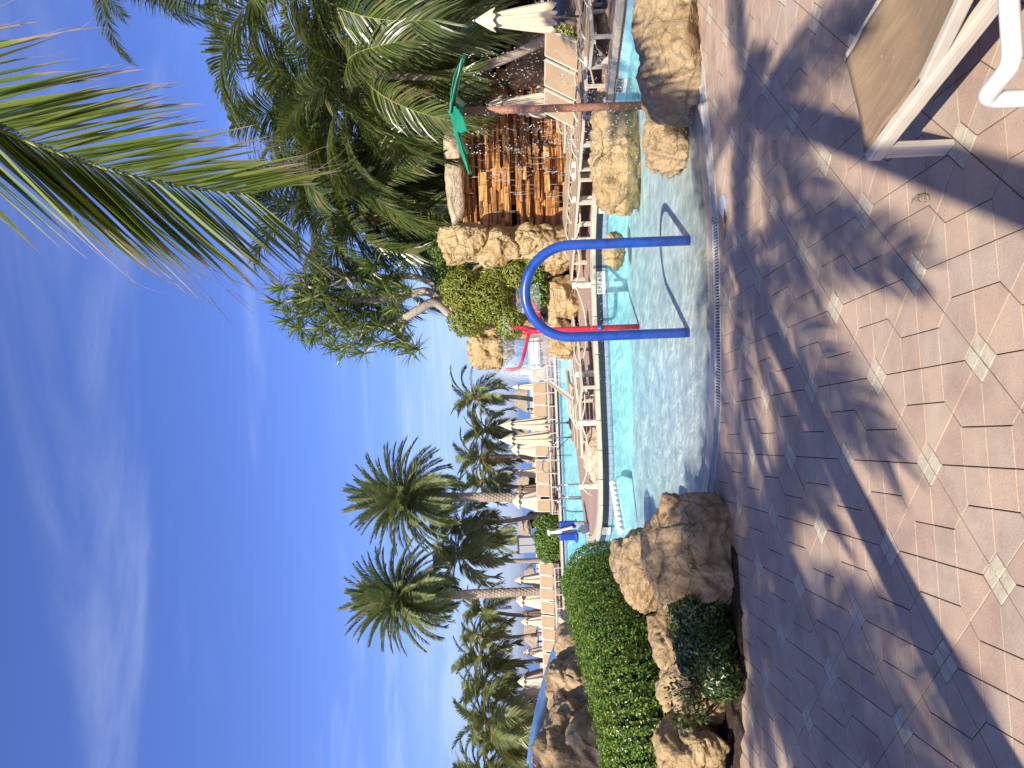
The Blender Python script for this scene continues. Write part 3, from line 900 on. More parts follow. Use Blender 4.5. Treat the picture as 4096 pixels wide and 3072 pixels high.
# in the pool
rock_px('long low yellow rock in the water behind the brown pole', 2368, 2560, 330, 885, 13.6, .7, seed=52, sub=6, mat='rock_yellow', amp=.22, power=2.9)
rock_px('round tan rock at the pool edge under the thick pipe', 2395, 2560, -60, 262, 13.0, .6, seed=57, sub=5, mat='rock', amp=.2, power=2.5)
rock_px('small yellow rock in the water behind the arch leg', 2415, 2500, 925, 1085, 15.3, .35, seed=61, mat='rock_yellow', amp=.22, power=2.8)
rock_px('flat beige rock on the island edge left of the loungers', 2338, 2425, 1705, 1950, 17.3, .45, seed=66, sub=5, mat='rock_pale', amp=.2, power=2.6)
# grotto
CY = 21.6
rock_px('rounded yellow rock topping the boulder column left of the waterfall', 1762, 1965, 905, 1050, CY - .8, .8, seed=171, sub=6, mat='rock_yellow', amp=.2, power=3.2, rz=.3)
rock_px('second rock down in the boulder column by the waterfall', 1910, 2095, 915, 1060, CY - .85, .8, seed=172, sub=6, mat='rock_yellow', amp=.2, power=3.4, rz=-.4)
rock_px('third rock down in the boulder column by the waterfall', 2030, 2215, 915, 1070, CY - .9, .8, seed=173, sub=6, mat='rock_yellow', amp=.2, power=3.6, rz=.5)
rock_px('bottom rock of the boulder column standing on the deck', 2140, 2340, 910, 1085, CY - .95, .8, seed=174, sub=6, mat='rock_yellow', amp=.2, power=3.8, rz=-.2)
rock_px('upright rock face closing the gap behind the boulder column', 1790, 2330, 915, 1030, CY - .1, .6, seed=175, sub=6, mat='rock_yellow', amp=.2, power=5)
rock_px('rock in shadow behind the lime bush next to the column', 1810, 2320, 1010, 1340, CY + .9, .9, seed=75, mat='rock_yellow', amp=.12, power=4)
rock_px('long low rock bench under the shrubs behind the arch', 2185, 2330, 1090, 1300, CY - .7, .6, seed=76, sub=5, mat='rock_yellow', amp=.2, power=4)
rock_px('left half of the low rock bench ending at the far pool', 2190, 2325, 1270, 1445, CY - .7, .6, seed=77, sub=5, mat='rock_yellow', amp=.22, power=4)
rock_px('overhanging grotto rock shedding a curtain of water', 1875, 2050, 1305, 1492, CY + .8, 1.0, seed=178, sub=6, mat='rock_yellow', amp=.26, power=3.2)
rock_px('pale stone pier holding up the grotto rock beside the lime bush', 1840, 2240, 1270, 1360, CY + .8, .8, seed=79, mat='rock', amp=.12, power=4)
rock_px('round tan rock on top of the waterfall under the palm fronds', 1760, 1865, 330, 540, CY + .1, .7, seed=81, mat='rock', amp=.14, power=3)
rock_px('pale flat rock capping the waterfall above the ledges', 1785, 1856, 500, 900, CY + .1, .8, seed=82, mat='rock_pale', amp=.07, power=6)
rock_px('brown rock standing behind the tilted umbrella by the brown pole', 1990, 2320, 255, 345, CY - .3, .5, seed=83, mat='rock', amp=.16, power=3.2)
rock_px('dark shaded rock under the palms behind the raised loungers', 2050, 2330, 120, 340, CY + .1, .8, seed=84, mat='rock_grey', amp=.16, power=3.2)
rock_px('tan basin rock along the foot of the waterfall', 2265, 2330, 640, 900, CY - 1.0, .35, seed=85, mat='rock_pale', amp=.12, power=3.4)

# waterfall wall of ledge stones
m, N, L = newmat('wet rust slate')
oi = N.new('ShaderNodeObjectInfo')
v = coords(N, L, 'World')
n = tex(N, L, v, 2.2, 6, .65)
k = mth(N, L, 'ADD', mth(N, L, 'MULTIPLY', oi.outputs['Random'], .55), mth(N, L, 'MULTIPLY', n, .5))
c = ramp(N, L, k, [(.15, (.12, .055, .024)), (.38, (.32, .14, .042)), (.6, (.47, .225, .065)), (.85, (.58, .33, .12))])
st = tex(N, L, coords(N, L, 'World', (7, 7, .5)), 1.5, 5, .6)
c = mixc(N, L, c, (.035, .02, .014), ramp(N, L, st, [(.52, 0.0), (.68, .7)]))
nb = bump(N, L, tex(N, L, v, 9, 6, .65), .5, .03)
finish(N, L, c, ramp(N, L, n, [(.3, .22), (.7, .5)]), .6, nb); M['slate'] = m
xl = PT(2050, 915, CY).x; xr = PT(2050, 300, CY).x
zt, zb = PT(1850, 650, CY).z, ZD
wf = empty('waterfall_wall', (0, 0, 0), 0, 'rust brown wall of stacked wet ledge stones with water trickling down', 'waterfall')
MB().box(((xl + xr) / 2, CY + .75, (zt + zb) / 2 - .1), (xr - xl + .6, .5, zt - zb + .3)).build('backing', simple('dark backing', (.02, .013, .01), .8, .2), wf)
r2 = random.Random(5)
slab_me = []
for s in range(6):
    bm = bmesh.new(); bmesh.ops.create_cube(bm, size=1)
    bmesh.ops.subdivide_edges(bm, edges=bm.edges[:], cuts=2, use_grid_fill=True)
    for vv in bm.verts:
        vv.co += Vector((r2.uniform(-.035, .035), r2.uniform(-.06, .06), r2.uniform(-.07, .07)))
    me = bpy.data.meshes.new('ledge_stone'); bm.to_mesh(me); bm.free(); me.materials.append(M['slate']); slab_me.append(me)
z = zb; row = 0
while z < zt - .03:
    h = r2.choice((.07, .085, .10, .12, .15))
    rowback = r2.choice((0, 0, .05, .22, -.06))
    x = xl - r2.uniform(0, .4)
    while x < xr:
        w = r2.uniform(.35, 1.35)
        dpt = .5
        out = rowback + r2.uniform(-.09, .16)
        if r2.random() < .12: out += .25
        link('ledge_stone', r2.choice(slab_me), wf, (x + w / 2, CY + .25 + out, z + h / 2), (r2.gauss(0, .02), r2.gauss(0, .015), r2.gauss(0, .03)), (w * 1.01, dpt, h * 1.02))
        x += w
    z += h
# water running down the ledges: thin broken streams
r3 = random.Random(8)
st = MB()
for k in range(90):
    x = r3.uniform(xl + .1, xr - .2); z1 = r3.uniform(zb + .3, zt); ln = r3.uniform(.12, .6); w = r3.uniform(.004, .02)
    y = CY - .12 - r3.uniform(0, .1)
    P = [Vector((x + r3.gauss(0, .012), y + .02 * math.sin(i), z1 - ln * i / 5)) for i in range(6)]
    st.tube(P, [w * r3.uniform(.3, 1) for _ in P], 4)
tag(st.build('trickling_water', M['sheet_water'], wf), kind='stuff')
# curtain of water below the grotto lip
V, F = [], []
pl = [PT(2000, 1335, CY - .2), PT(2012, 1400, CY - .45), PT(2012, 1455, CY - .4), PT(1995, 1492, CY + .1), PT(1985, 1500, CY + .9)]
pl = catmull(pl, 6)
nr = 16
for i, p in enumerate(pl):
    for j in range(nr + 1):
        t = j / nr
        z = p.z + (ZW - p.z) * t
        o_ = .75 * math.sqrt(t) if t > 0 else 0
        dirx = -1 if i > len(pl) * .6 else -.25
        V.append((p.x + dirx * o_ * .55 + .03 * math.sin(i * 2.1 + j), p.y - .35 * o_ + .03 * math.sin(i * 1.3), z))
for i in range(len(pl) - 1):
    for j in range(nr):
        a = i * (nr + 1) + j
        F.append((a, a + 1, a + nr + 2, a + nr + 1))
o = link('water_curtain', mesh_np('water_curtain', V, F, M['sheet_water'], True))
tag(o, 'clear curtain of water falling from the overhanging grotto rock', 'waterfall')

# ------------------------------------------------------------------ palms
def frond_geo(L, elev, bend, nl, ll, lw, droop, seed, amin=28, amax=68, lift=.15, curlseg=3, t0=.14, rw=.02):
    """one pinnate leaf, base at the origin, arching towards +X"""
    r = random.Random(seed)
    n = 22
    pos = [Vector((0, 0, 0))]; dirs = []
    for i in range(n):
        t = (i + .5) / n
        a = elev - bend * t ** 1.25
        d = Vector((math.cos(a), .12 * math.sin(seed * 3.1 + t * 2.2) * t, math.sin(a))).normalized()
        dirs.append(d); pos.append(pos[-1] + d * (L / n))
    def at(t):
        f = min(t * n, n - 1e-6); i = int(f)
        return pos[i].lerp(pos[i + 1], f - i), dirs[min(i, n - 1)]
    LV, LF = [], []
    for k in range(nl):
        for sd in (-1, 1):
            t = t0 + (1 - t0) * (k + r.uniform(-.3, .3)) / nl
            t = max(t0, min(t, .995))
            p, T = at(t)
            S = T.cross(Vector((0, 0, 1)))
            if S.length < .05: S = Vector((0, 1, 0))
            S.normalize(); S = S * sd
            Nn = S.cross(T) * sd
            if Nn.z < 0: Nn = -Nn
            al = R(amax + (amin - amax) * t) + r.gauss(0, .05)
            prof = (.45 + .55 * math.sin(math.pi * min(1, (t - t0) / (1 - t0) * .85 + .12))) * r.uniform(.85, 1.08)
            d = (T * math.cos(al) + S * math.sin(al) + Nn * (lift + r.gauss(0, .06))).normalized()
            w = lw * r.uniform(.8, 1.15)
            W = d.cross(Nn)
            W = (W.normalized() + Nn * r.uniform(-.9, .9)).normalized()
            ln = ll * prof
            b = len(LV); q = p.copy()
            for s in range(curlseg + 1):
                u = s / curlseg
                ww = w * (.55, 1.0, .75, .05)[s] if curlseg == 3 else w * (.7, 1, .08)[s]
                LV += [q + W * ww / 2, q - W * ww / 2]
                if s < curlseg:
                    q = q + d * (ln / curlseg)
                    d = (d + Vector((0, 0, -droop * (.6 + u) * r.uniform(.7, 1.3)))).normalized()
                    W = (W - d * W.dot(d)).normalized()
            for s in range(curlseg):
                LF.append((b + 2 * s, b + 2 * s + 1, b + 2 * s + 3, b + 2 * s + 2))
    return pos, LV, LF
def frond_mesh(name, leaf, rib, **k):
    rw = k.get('rw', .02)
    pos, LV, LF = frond_geo(**k)
    mb = MB()
    mb.tube(pos, [rw * (1 - .85 * i / (len(pos) - 1)) for i in range(len(pos))], 4)
    nrib = len(mb.F)
    mb.add(LV, LF)
    me = mb.mesh(name, rib)
    me.materials.append(leaf)
    mi = np.zeros(len(me.polygons), dtype=np.int32); mi[nrib:] = 1
    me.polygons.foreach_set('material_index', mi)
    return me
COCO_E = (80, 62, 45, 28, 10, -8, -26, -45)
def coco_set(leaf, nl, lw, curl=3, ll=.62, L=3.0):
    S = []
    for i, e in enumerate(COCO_E):
        S.append([frond_mesh('frond', M[leaf], M['rachis'], L=L, elev=R(e), bend=R(45 + 55 * (1 - abs(e - 20) / 80)), nl=nl, ll=ll, lw=lw, droop=.40, seed=10 + i * 2 + j, curlseg=curl, rw=.022) for j in range(2)])
    return S
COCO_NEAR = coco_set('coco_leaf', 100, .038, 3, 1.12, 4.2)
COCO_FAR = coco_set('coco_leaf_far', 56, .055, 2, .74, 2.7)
COCO_YEL = [frond_mesh('frond', M['coco_leaf_yellow'], M['rachis'], L=3.3, elev=R(e), bend=R(80), nl=64, ll=.7, lw=.033, droop=.32, seed=60 + e, curlseg=3, rw=.024) for e in (25, 0)]
COCO_DEAD = [frond_mesh('dead_frond', M['dead'], M['dead'], L=2.4, elev=R(-60), bend=R(28), nl=34, ll=.5, lw=.04, droop=.5, seed=71, curlseg=2, rw=.02)]
def palm_crown(root, at_, sets, n, seed, scale=1.0, yel=0, dead=0, skip=None, cosidered=None):
    r = random.Random(seed)
    az = r.uniform(0, 6.28)
    for i in range(n):
        t = i / max(1, n - 1)
        k = min(len(sets) - 1, int(t * len(sets)))
        az += 2.39996 + r.gauss(0, .15)
        if skip and skip(az % (2 * math.pi), t): continue
        me = r.choice(sets[k])
        if yel and t > .55 and r.random() < yel: me = r.choice(COCO_YEL)
        s = scale * r.uniform(.88, 1.08) * (.75 + .25 * min(1, t * 4))
        link('frond', me, root, at_, (r.gauss(0, .06), r.gauss(0, .06), az), (s, s, s))
    for i in range(dead):
        link('dead_frond', COCO_DEAD[0], root, Vector(at_) - Vector((0, 0, .1)), (0, r.gauss(0, .1), r.uniform(0, 6.28)), (scale * .8,) * 3)
COCONUT = MB().lathe([(.001, -.12), (.06, -.10), (.095, -.03), (.10, .03), (.07, .1), (.001, .125)], 8).mesh('coconut', simple('green brown husk', (.20, .14, .045), .6, .3, var=.4))
def coconut_palm(label, base, top, sets, n=18, seed=1, scale=1.0, r0=.16, r1=.10, bow=.3, yel=0, dead=1, nuts=0, name='coconut_palm', group=None, skip=None):
    base, top = Vector(base), Vector(top)
    root = empty(name, base, 0, label, 'palm tree', group)
    d = top - base
    side = Vector((d.x, d.y, 0))
    side = side.normalized() if side.length > .1 else Vector((1, 0, 0))
    P = []
    for i in range(15):
        t = i / 14
        P.append(d * t - side * bow * math.sin(math.pi * t) * .5)
    rad = [r0 * (1.5 if i == 0 else 1.15 if i == 1 else 1) * (1 - t) + r1 * t for i, t in ((i, i / 14) for i in range(15))]
    MB().tube(P, rad, 10).build('trunk', M['bark_coco'], root)
    # fibrous boss where the leaves leave
    MB().lathe([(r1 * .9, -.35), (r1 * 1.7, -.05), (r1 * 1.5, .2), (.02, .45)], 8, d).build('crown_boss', M['dead'], root)
    palm_crown(root, d, sets, n, seed, scale, yel, dead, skip)
    r = random.Random(seed + 5)
    for k in range(nuts):
        a = r.uniform(0, 6.28)
        link('coconut', COCONUT, root, d + Vector((math.cos(a) * .24, math.sin(a) * .24, r.uniform(-.4, -.1))), (r.random(), r.random(), 0), (scale,) * 3)
    return root

# small coconut palms along the beach (crown pixel, foot pixel y, distance)
far_palms = [
    ('slim coconut palm left of the water curtain with one yellow frond', 1905, 1592, 1608, 50, 1.0, 20, .5),
    ('leaning dark coconut palm behind the two tall umbrellas', 1945, 1722, 1800, 52, .95, 18, 0),
    ('coconut palm with skirted trunk right of the date palm', 1925, 1832, 1845, 50, 1.0, 20, .2),
    ('half hidden coconut palm behind the date palm crown', 1935, 1925, 1945, 54, .95, 18, 0),
    ('coconut palm with dark straight trunk just left of the date palm trunk', 1850, 2095, 2052, 49, 1.1, 20, .15),
    ('heavy coconut palm with curved trunk between the two date palms', 1842, 2215, 2240, 47, 1.25, 24, .25),
    ('low coconut palm behind the curved trunk by the hedge', 1985, 2150, 2170, 56, .8, 16, .2),
    ('thin coconut palm over the brown umbrella', 1935, 2440, 2455, 52, .95, 20, .3),
    ('leafy coconut palm crown left of the second date palm', 1925, 2545, 2530, 55, .95, 18, 0),
    ('straight slim coconut palm alone before the open sea', 1925, 2632, 2636, 50, 1.05, 22, .1),
    ('coconut palm with wide dark crown over the blue slide', 1945, 2752, 2760, 47, 1.05, 22, .1),
    ('dense dark coconut palm at the left above the slide', 1960, 2885, 2890, 43, 1.2, 24, 0),
    ('second dark coconut palm low behind the slide', 2020, 2960, 2965, 45, 1.0, 20, 0),
    ('coconut palm cut off by the photo edge on the left', 1935, 3085, 3080, 44, 1.0, 20, 0),
]
for i, (lab, cx, cy, fy, Y, sc, n, yl) in enumerate(far_palms):
    top = PT(cx, cy, Y); foot = PT(2150, fy, Y); foot.z = ZT if Y < 62 else -1.6
    coconut_palm(lab, foot, top, COCO_FAR, n, 100 + i, sc, .17, .11, .5 if i % 2 else -.4, yl, 2, 3, group='small coconut palms along the beach')

# date palms
DATE = []
for i, e in enumerate((84, 70, 56, 42, 28, 14, 0, -16, -34, -52)):
    DATE.append([frond_mesh('frond', M['date_leaf'], M['rachis'], L=3.1, elev=R(e), bend=R(34 + .2 * (90 - e)), nl=90, ll=.50, lw=.038, droop=.16, seed=200 + i * 2 + j, curlseg=2, amin=26, amax=60, lift=.28, t0=.08, rw=.035) for j in range(2)])
def date_palm(label, cx, cy, fy, Y, sc, seed):
    top = PT(cx, cy, Y); foot = PT(2200, fy, Y); foot.z = ZT
    root = empty('date_palm', foot, 0, label, 'palm tree', 'tall date palms on the terrace')
    d = top - foot
    H_ = d.length
    # trunk with spiral leaf-base scales as real relief
    nz, na = 150, 28
    V, F = [], []
    for i in range(nz + 1):
        t = i / nz
        for k in range(na):
            th = 2 * math.pi * k / na
            row = t * H_ / .16
            u = (th / (2 * math.pi) * 9 + (int(row) % 2) * .5) % 1
            fr_ = row % 1
            bumpv = max(0, 1 - abs(u - .5) * 2.1) * (1 - fr_) ** .7
            rr = (.215 + .03 * t + (.10 if t > .86 else 0) * (t - .86) / .14) + .055 * bumpv
            c = d * t
            V.append((c.x + rr * math.cos(th), c.y + rr * math.sin(th), c.z))
    for i in range(nz):
        for k in range(na):
            F.append((i * na + k, i * na + (k + 1) % na, (i + 1) * na + (k + 1) % na, (i + 1) * na + k))
    link('trunk', mesh_np('trunk', V, F, M['bark_date']), root)
    MB().lathe([(.24, -.5), (.36, -.1), (.3, .25), (.05, .6)], 10, d).build('crown_boss', M['bark_date'], root)
    r = random.Random(seed)
    az = r.uniform(0, 6)
    n = 126
    for i in range(n):
        t = i / (n - 1)
        az += 2.39996 + r.gauss(0, .1)
        k = min(9, int(t ** .85 * 10))
        s = sc * r.uniform(.9, 1.06)
        link('frond', r.choice(DATE[k]), root, d + Vector((math.cos(az) * .12, math.sin(az) * .12, .25 - .4 * t)), (r.gauss(0, .05), r.gauss(0, .05), az), (s,) * 3)
    return root
date_palm('tall date palm behind the pool lift, nearer the grotto', 1632, 1988, 1990, 41, 1.0, 301)
date_palm('tall date palm behind the round hedge end, farther left', 1612, 2388, 2362, 41.5, 1.0, 317)

# ------------------------------------------------------------------ coconut palms massed on the right
big = [
    # label, crown px, foot px(y), distance, scale, n, seed, yel
    ('large coconut palm at the right edge with arching golden ribs', (1210, -140), (2300, -260), 17.2, 1.15, 28, 401, .35),
    ('leaning coconut palm whose grey trunk bends over the raised loungers', (1440, 290), (2288, 92), 18.2, .85, 24, 404, .3),
    ('coconut palm high behind the leaning trunk filling the mass', (1400, 400), (2200, 330), 23.2, 1.3, 32, 407, .1),
    ('coconut palm above the waterfall drooping over its cap rock', (1440, 590), (2200, 590), 24.2, .95, 26, 411, .25),
    ('coconut palm behind the waterfall crown reaching to the hanging frond', (1400, 690), (2200, 700), 25.0, 1.2, 30, 415, .05),
    ('coconut palm with orange flower stalks right of the screw pine', (1480, 865), (2000, 880), 24.5, 1.05, 24, 419, .1),
    ('short coconut palm drooping dark beside the column top', (1690, 1000), (2000, 1010), 27.0, .8, 18, 423, .2),
    ('coconut palm high at the right corner hanging into the blue sky', (470, -250), (2300, -420), 17.0, .62, 20, 427, 0),
    ('shaded coconut palm low behind the near umbrella', (1480, -120), (2300, -180), 19.5, 1.0, 24, 431, .1),
]
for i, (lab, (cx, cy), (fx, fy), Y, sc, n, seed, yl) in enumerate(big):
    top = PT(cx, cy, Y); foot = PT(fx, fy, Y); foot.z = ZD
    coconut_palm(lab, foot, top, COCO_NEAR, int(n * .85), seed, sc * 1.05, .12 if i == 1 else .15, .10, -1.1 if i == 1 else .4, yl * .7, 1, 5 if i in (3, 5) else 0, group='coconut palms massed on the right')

# near palm on the right: its crown is above the picture, one old frond hangs into view
m, N, L = newmat('near green leaflets')  # greens differ per leaflet and turn tan at the tips
g_ = N.new('ShaderNodeNewGeometry')
at_ = N.new('ShaderNodeAttribute'); at_.attribute_name = 'along'
v = coords(N, L)
c = ramp(N, L, g_.outputs['Random Per Island'], [(0, (.15, .235, .045)), (.5, (.25, .335, .07)), (1, (.36, .41, .11))])
c = mixc(N, L, c, (.10, .09, .03), ramp(N, L, tex(N, L, v, 55, 2), [(.72, 0.0), (.8, .8)]))
tipn = mth(N, L, 'ADD', at_.outputs['Fac'], mth(N, L, 'MULTIPLY', mth(N, L, 'SUBTRACT', tex(N, L, v, 8, 3), .5), .5))
c = mixc(N, L, c, (.50, .38, .26), ramp(N, L, tipn, [(.74, 0.0), (.9, 1.0)]))
nb = bump(N, L, tex(N, L, coords(N, L, 'Object', (1, 1, 1)), 30, 2), .2, .004)
d_n = N.new('ShaderNodeBsdfPrincipled'); d_n.inputs['Roughness'].default_value = .42; d_n.inputs['Specular IOR Level'].default_value = .4
L.new(c, d_n.inputs['Base Color']); L.new(nb, d_n.inputs['Normal'])
t_n = N.new('ShaderNodeBsdfTranslucent'); L.new(mixc(N, L, c, (.30, .33, .05), .4), t_n.inputs['Color'])
ms = N.new('ShaderNodeMixShader'); ms.inputs[0].default_value = .33
L.new(d_n.outputs[0], ms.inputs[1]); L.new(t_n.outputs[0], ms.inputs[2])
o_ = N.new('ShaderNodeOutputMaterial'); L.new(ms.outputs[0], o_.inputs['Surface']); M['near_leaf'] = m

near_root_pos = Vector((3.6, 2.6, 0))
near_top = Vector((2.75, 2.9, 7.2))
NP = coconut_palm('near coconut palm with one broad frond hanging across the sky', near_root_pos, near_top, COCO_NEAR, 0, 451, 1.0, .17, .12, .4, 0, 0, 4)
def near_frond(parent, path, nl, ll, lw, seed, sides):
    r = random.Random(seed)
    P = catmull(path, 10)
    n = len(P)
    mb = MB(); mb.tube([p - parent.location for p in P], [.026 * (1 - .85 * i / (n - 1)) for i in range(n)], 6)
    mb.build('rib', M['rachis_near'], parent)
    V, F, A = [], [], []
    for k in range(nl):
        for sd in (-1, 1):
            f = (k + r.uniform(-.2, .2)) / nl * (n - 2) + .5
            f = max(0, min(f, n - 1.01)); i = int(f)
            p = P[i].lerp(P[i + 1], f - i); T = (P[i + 1] - P[i]).normalized()
            t = f / (n - 1)
            sdir, lmul = sides[0 if sd < 0 else 1]
            d = (Vector(sdir).normalized() + T * (.25 * t if sd < 0 else 0) + Vector((0, r.uniform(-.12, .12), 0))).normalized()
            d = (d + Vector((r.gauss(0, .03), r.gauss(0, .05), r.gauss(0, .03)))).normalized()
            ln = ll * lmul * (1 - .55 * t ** 2.2) * r.uniform(.78, 1.08)
            w = lw * r.uniform(.8, 1.15) * (1 - .35 * t)
            view = (Vector((0, 0, EYE)) - p).normalized()
            W = d.cross(view).normalized()
            W = (W * 1.0 + view * (r.uniform(-.15, .25) if sd < 0 else r.uniform(.1, .8))).normalized()
            nn = W.cross(d).normalized()
            b = len(V); q = p.copy(); ns = 7
            torn = r.random() < .45
            for s in range(ns + 1):
                u = s / ns
                prof = (.45, .95, 1, .97, .88, .72, .42, .06)[s]
                if torn and s >= 6: prof *= .45
                fold = nn * (.18 * w * prof)
                V += [q + W * w * prof / 2 + fold, q, q - W * w * prof / 2 + fold]
                A += [u + (.08 if torn else -.04)] * 3
                q = q + d * (ln / ns)
                d = (d + Vector((r.gauss(0, .012), r.gauss(0, .012), -.006 - .018 * u)) + (Vector((r.gauss(0, .10), r.gauss(0, .1), r.gauss(0, .08))) if torn and s >= 5 else Vector())).normalized()
            for s in range(ns):
                a = b + 3 * s
                F += [(a, a + 1, a + 4, a + 3), (a + 1, a + 2, a + 5, a + 4)]
            if torn:   # a split strand at the tip
                q = Vector(V[-2]); b = len(V); dd = d.copy()
                for s in range(4):
                    ww = .006 * (1 - s / 4.2)
                    V += [q + W * ww, q - W * ww]; A += [1.15, 1.15]
                    dd = (dd + Vector((r.gauss(0, .2), r.gauss(0, .2), r.gauss(-.05, .12)))).normalized()
                    q = q + dd * .07
                for s in range(3): F.append((b + 2 * s, b + 2 * s + 1, b + 2 * s + 3, b + 2 * s + 2))
    V = [Vector(v_) - parent.location for v_ in V]
    me = mesh_np('leaflets', V, F, M['near_leaf'], True)
    at = me.attributes.new('along', 'FLOAT', 'POINT'); at.data.foreach_set('value', np.array(A, dtype=np.float32))
    return link('leaflets', me, parent)
fr_e = empty('frond', (0, 0, 0)); fr_e.parent = NP
pathN = [near_top - near_root_pos, PT(-1500, 60, 3.75) - near_root_pos, PT(-1000, 190, 3.85) - near_root_pos, PT(-500, 345, 3.98) - near_root_pos, PT(-150, 462, 4.05) - near_root_pos, PT(0, 524, 4.1) - near_root_pos, PT(166, 590, 4.1) - near_root_pos, PT(318, 643, 4.12) - near_root_pos, PT(504, 699, 4.15) - near_root_pos, PT(696, 743, 4.18) - near_root_pos, PT(862, 766, 4.2) - near_root_pos, PT(1010, 782, 4.22) - near_root_pos]
near_frond(fr_e, pathN, 100, 1.1, .085, 77, [((.22, -.05, -1), 1.05), ((-1.02, .12, -1), 1.22)])
# the rest of that crown, above the picture
def upper_only(az, t): return t > .55
palm_crown(NP, near_top - near_root_pos, COCO_NEAR[:4], 9, 452, .9)

# palms behind the camera: outside the picture, their shade falls on patio, rocks and hedge
SUNH = 1 / math.tan(SUN_EL)
def caster(label, shade_base, shade_crown, h, n, seed, sc=1.0, bow=.2):
    """a palm whose trunk foot and crown throw shade on those patio points"""
    a = Vector((math.sin(SUN_AZ), math.cos(SUN_AZ)))
    top = Vector((shade_crown[0], shade_crown[1])) - a * h * SUNH
    return coconut_palm(label, (shade_base[0], shade_base[1], 0), (top.x, top.y, h), COCO_NEAR, n, seed, sc, .17, .12, bow, .1, 1, 4, group='palms behind the camera')
_g0 = G(4096, 3010); _g1 = G(3145, 1400)
_b0 = _g0 + (_g0 - _g1) * .9
def SG(x, y): g = G(x, y); return (g.x, g.y)
caster('coconut palm behind the camera whose trunk shade crosses the patio', (_b0.x, _b0.y), SG(2985, 1090), 6.0, 15, 501, .50, .5)
caster('coconut palm behind the camera shading the big left boulder', (-6.5, -1.5), (-2.0, 6.7), 6.6, 18, 503, .50, .2)
caster('coconut palm behind the camera shading the left patio', (-5.6, -3.4), SG(3130, 2300), 7.2, 18, 507, .56, .2)
caster('coconut palm behind the camera shading the left corner of the patio', (-7.2, -3.0), SG(3300, 2950), 7.0, 15, 508, .50, .4)
caster('coconut palm behind the camera shading the tall rock wall', (-10.5, 1.0), (-6.6, 12.2), 6.8, 18, 509, .7, .2)
caster('coconut palm behind the camera to the right shading the lounger foot', (-3.0, -4.6), SG(3050, 430), 6.4, 12, 513, .40, .3)

# unseen palms added beside and behind the camera to block sky light
for i, (lab, x, y, h) in enumerate([('added sky-blocking palm right of the camera beyond the lounger', 6.6, 1.2, 7.6), ('added sky-blocking palm behind the camera on the right', 4.6, -3.0, 7.8), ('added sky-blocking palm straight behind the camera', 2.6, -8.0, 8.4), ('added sky-blocking palm far behind the camera on the right', 8.5, -6.0, 8.2), ('added sky-blocking palm farther right of the camera', 10.5, 2.5, 8.4), ('added sky-blocking palm behind the white tubular chair', 5.6, -9.5, 9.0)]):
    coconut_palm(lab, (x + .6, y - .4, 0), (x, y, h), COCO_NEAR, 34, 540 + i, 1.05, .16, .11, .4, .1, 2, 3, group='unseen palms added to block sky light')

# ------------------------------------------------------------------ leaf clouds
def leaf_cloud(name, n, sampler, mat, lsize, parent=None, seed=0, aspect=.45, normal_bias=.6, smooth=False):
    """sampler(rng,n) -> points, normals; each leaf a folded four-sided blade"""
    rg = np.random.default_rng(seed)
    P, Nn = sampler(rg, n)
    n = len(P)
    rnd = rg.normal(size=(n, 3)); rnd /= np.linalg.norm(rnd, axis=1)[:, None]
    nrm = Nn * normal_bias + rnd * (1 - normal_bias); nrm /= np.linalg.norm(nrm, axis=1)[:, None] + 1e-9
    t = rg.normal(size=(n, 3)) + np.array([0, 0, .4]); t -= nrm * (t * nrm).sum(1)[:, None]; t /= np.linalg.norm(t, axis=1)[:, None] + 1e-9
    b = np.cross(nrm, t)
    s = lsize * rg.uniform(.6, 1.25, n)[:, None]
    fold = nrm * s * .12
    V = np.stack([P - t * s * .5, P + b * s * aspect * .5 + fold, P + t * s * .5, P - b * s * aspect * .5 + fold], 1).reshape(-1, 3)
    i = np.arange(n) * 4
    F = np.concatenate([np.stack([i, i + 1, i + 2], 1), np.stack([i, i + 2, i + 3], 1)])
    return link(name, mesh_np(name, V, F, mat), parent)
def ell_sampler(ells, shell=.75):
    ells = [(np.array(c, float), np.array(r, float)) for c, r in ells]
    vol = np.array([r.prod() ** (2 / 3) for _, r in ells]); vol /= vol.sum()
    def f(rg, n):
        k = rg.choice(len(ells), n, p=vol)
        d = rg.normal(size=(n, 3)); d /= np.linalg.norm(d, axis=1)[:, None]
        rad = shell + (1 - shell) * rg.uniform(0, 1, n) ** .5
        rad = rad * (1 + .07 * np.sin(d[:, 0] * 9 + d[:, 2] * 7) + rg.normal(0, .035, n))
        C = np.array([ells[i][0] for i in k]); Rr = np.array([ells[i][1] for i in k])
        P = C + d * rad[:, None] * Rr
        Nn = d / Rr; Nn /= np.linalg.norm(Nn, axis=1)[:, None]
        # drop what is deep inside another ellipsoid
        keep = np.ones(n, bool)
        for j, (c, r) in enumerate(ells):
            inside = (((P - c) / r) ** 2).sum(1) < .55
            keep &= ~inside
        return P[keep], Nn[keep]
    return f
def core_blob(ells, parent, k=.72, name='filler_core'):
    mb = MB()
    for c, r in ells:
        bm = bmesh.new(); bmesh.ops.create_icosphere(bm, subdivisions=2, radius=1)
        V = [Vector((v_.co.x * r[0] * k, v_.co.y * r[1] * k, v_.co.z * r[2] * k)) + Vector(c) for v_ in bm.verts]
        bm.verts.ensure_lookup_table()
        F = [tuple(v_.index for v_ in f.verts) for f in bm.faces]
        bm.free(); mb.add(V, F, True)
    return mb.build(name, M['core'], parent)
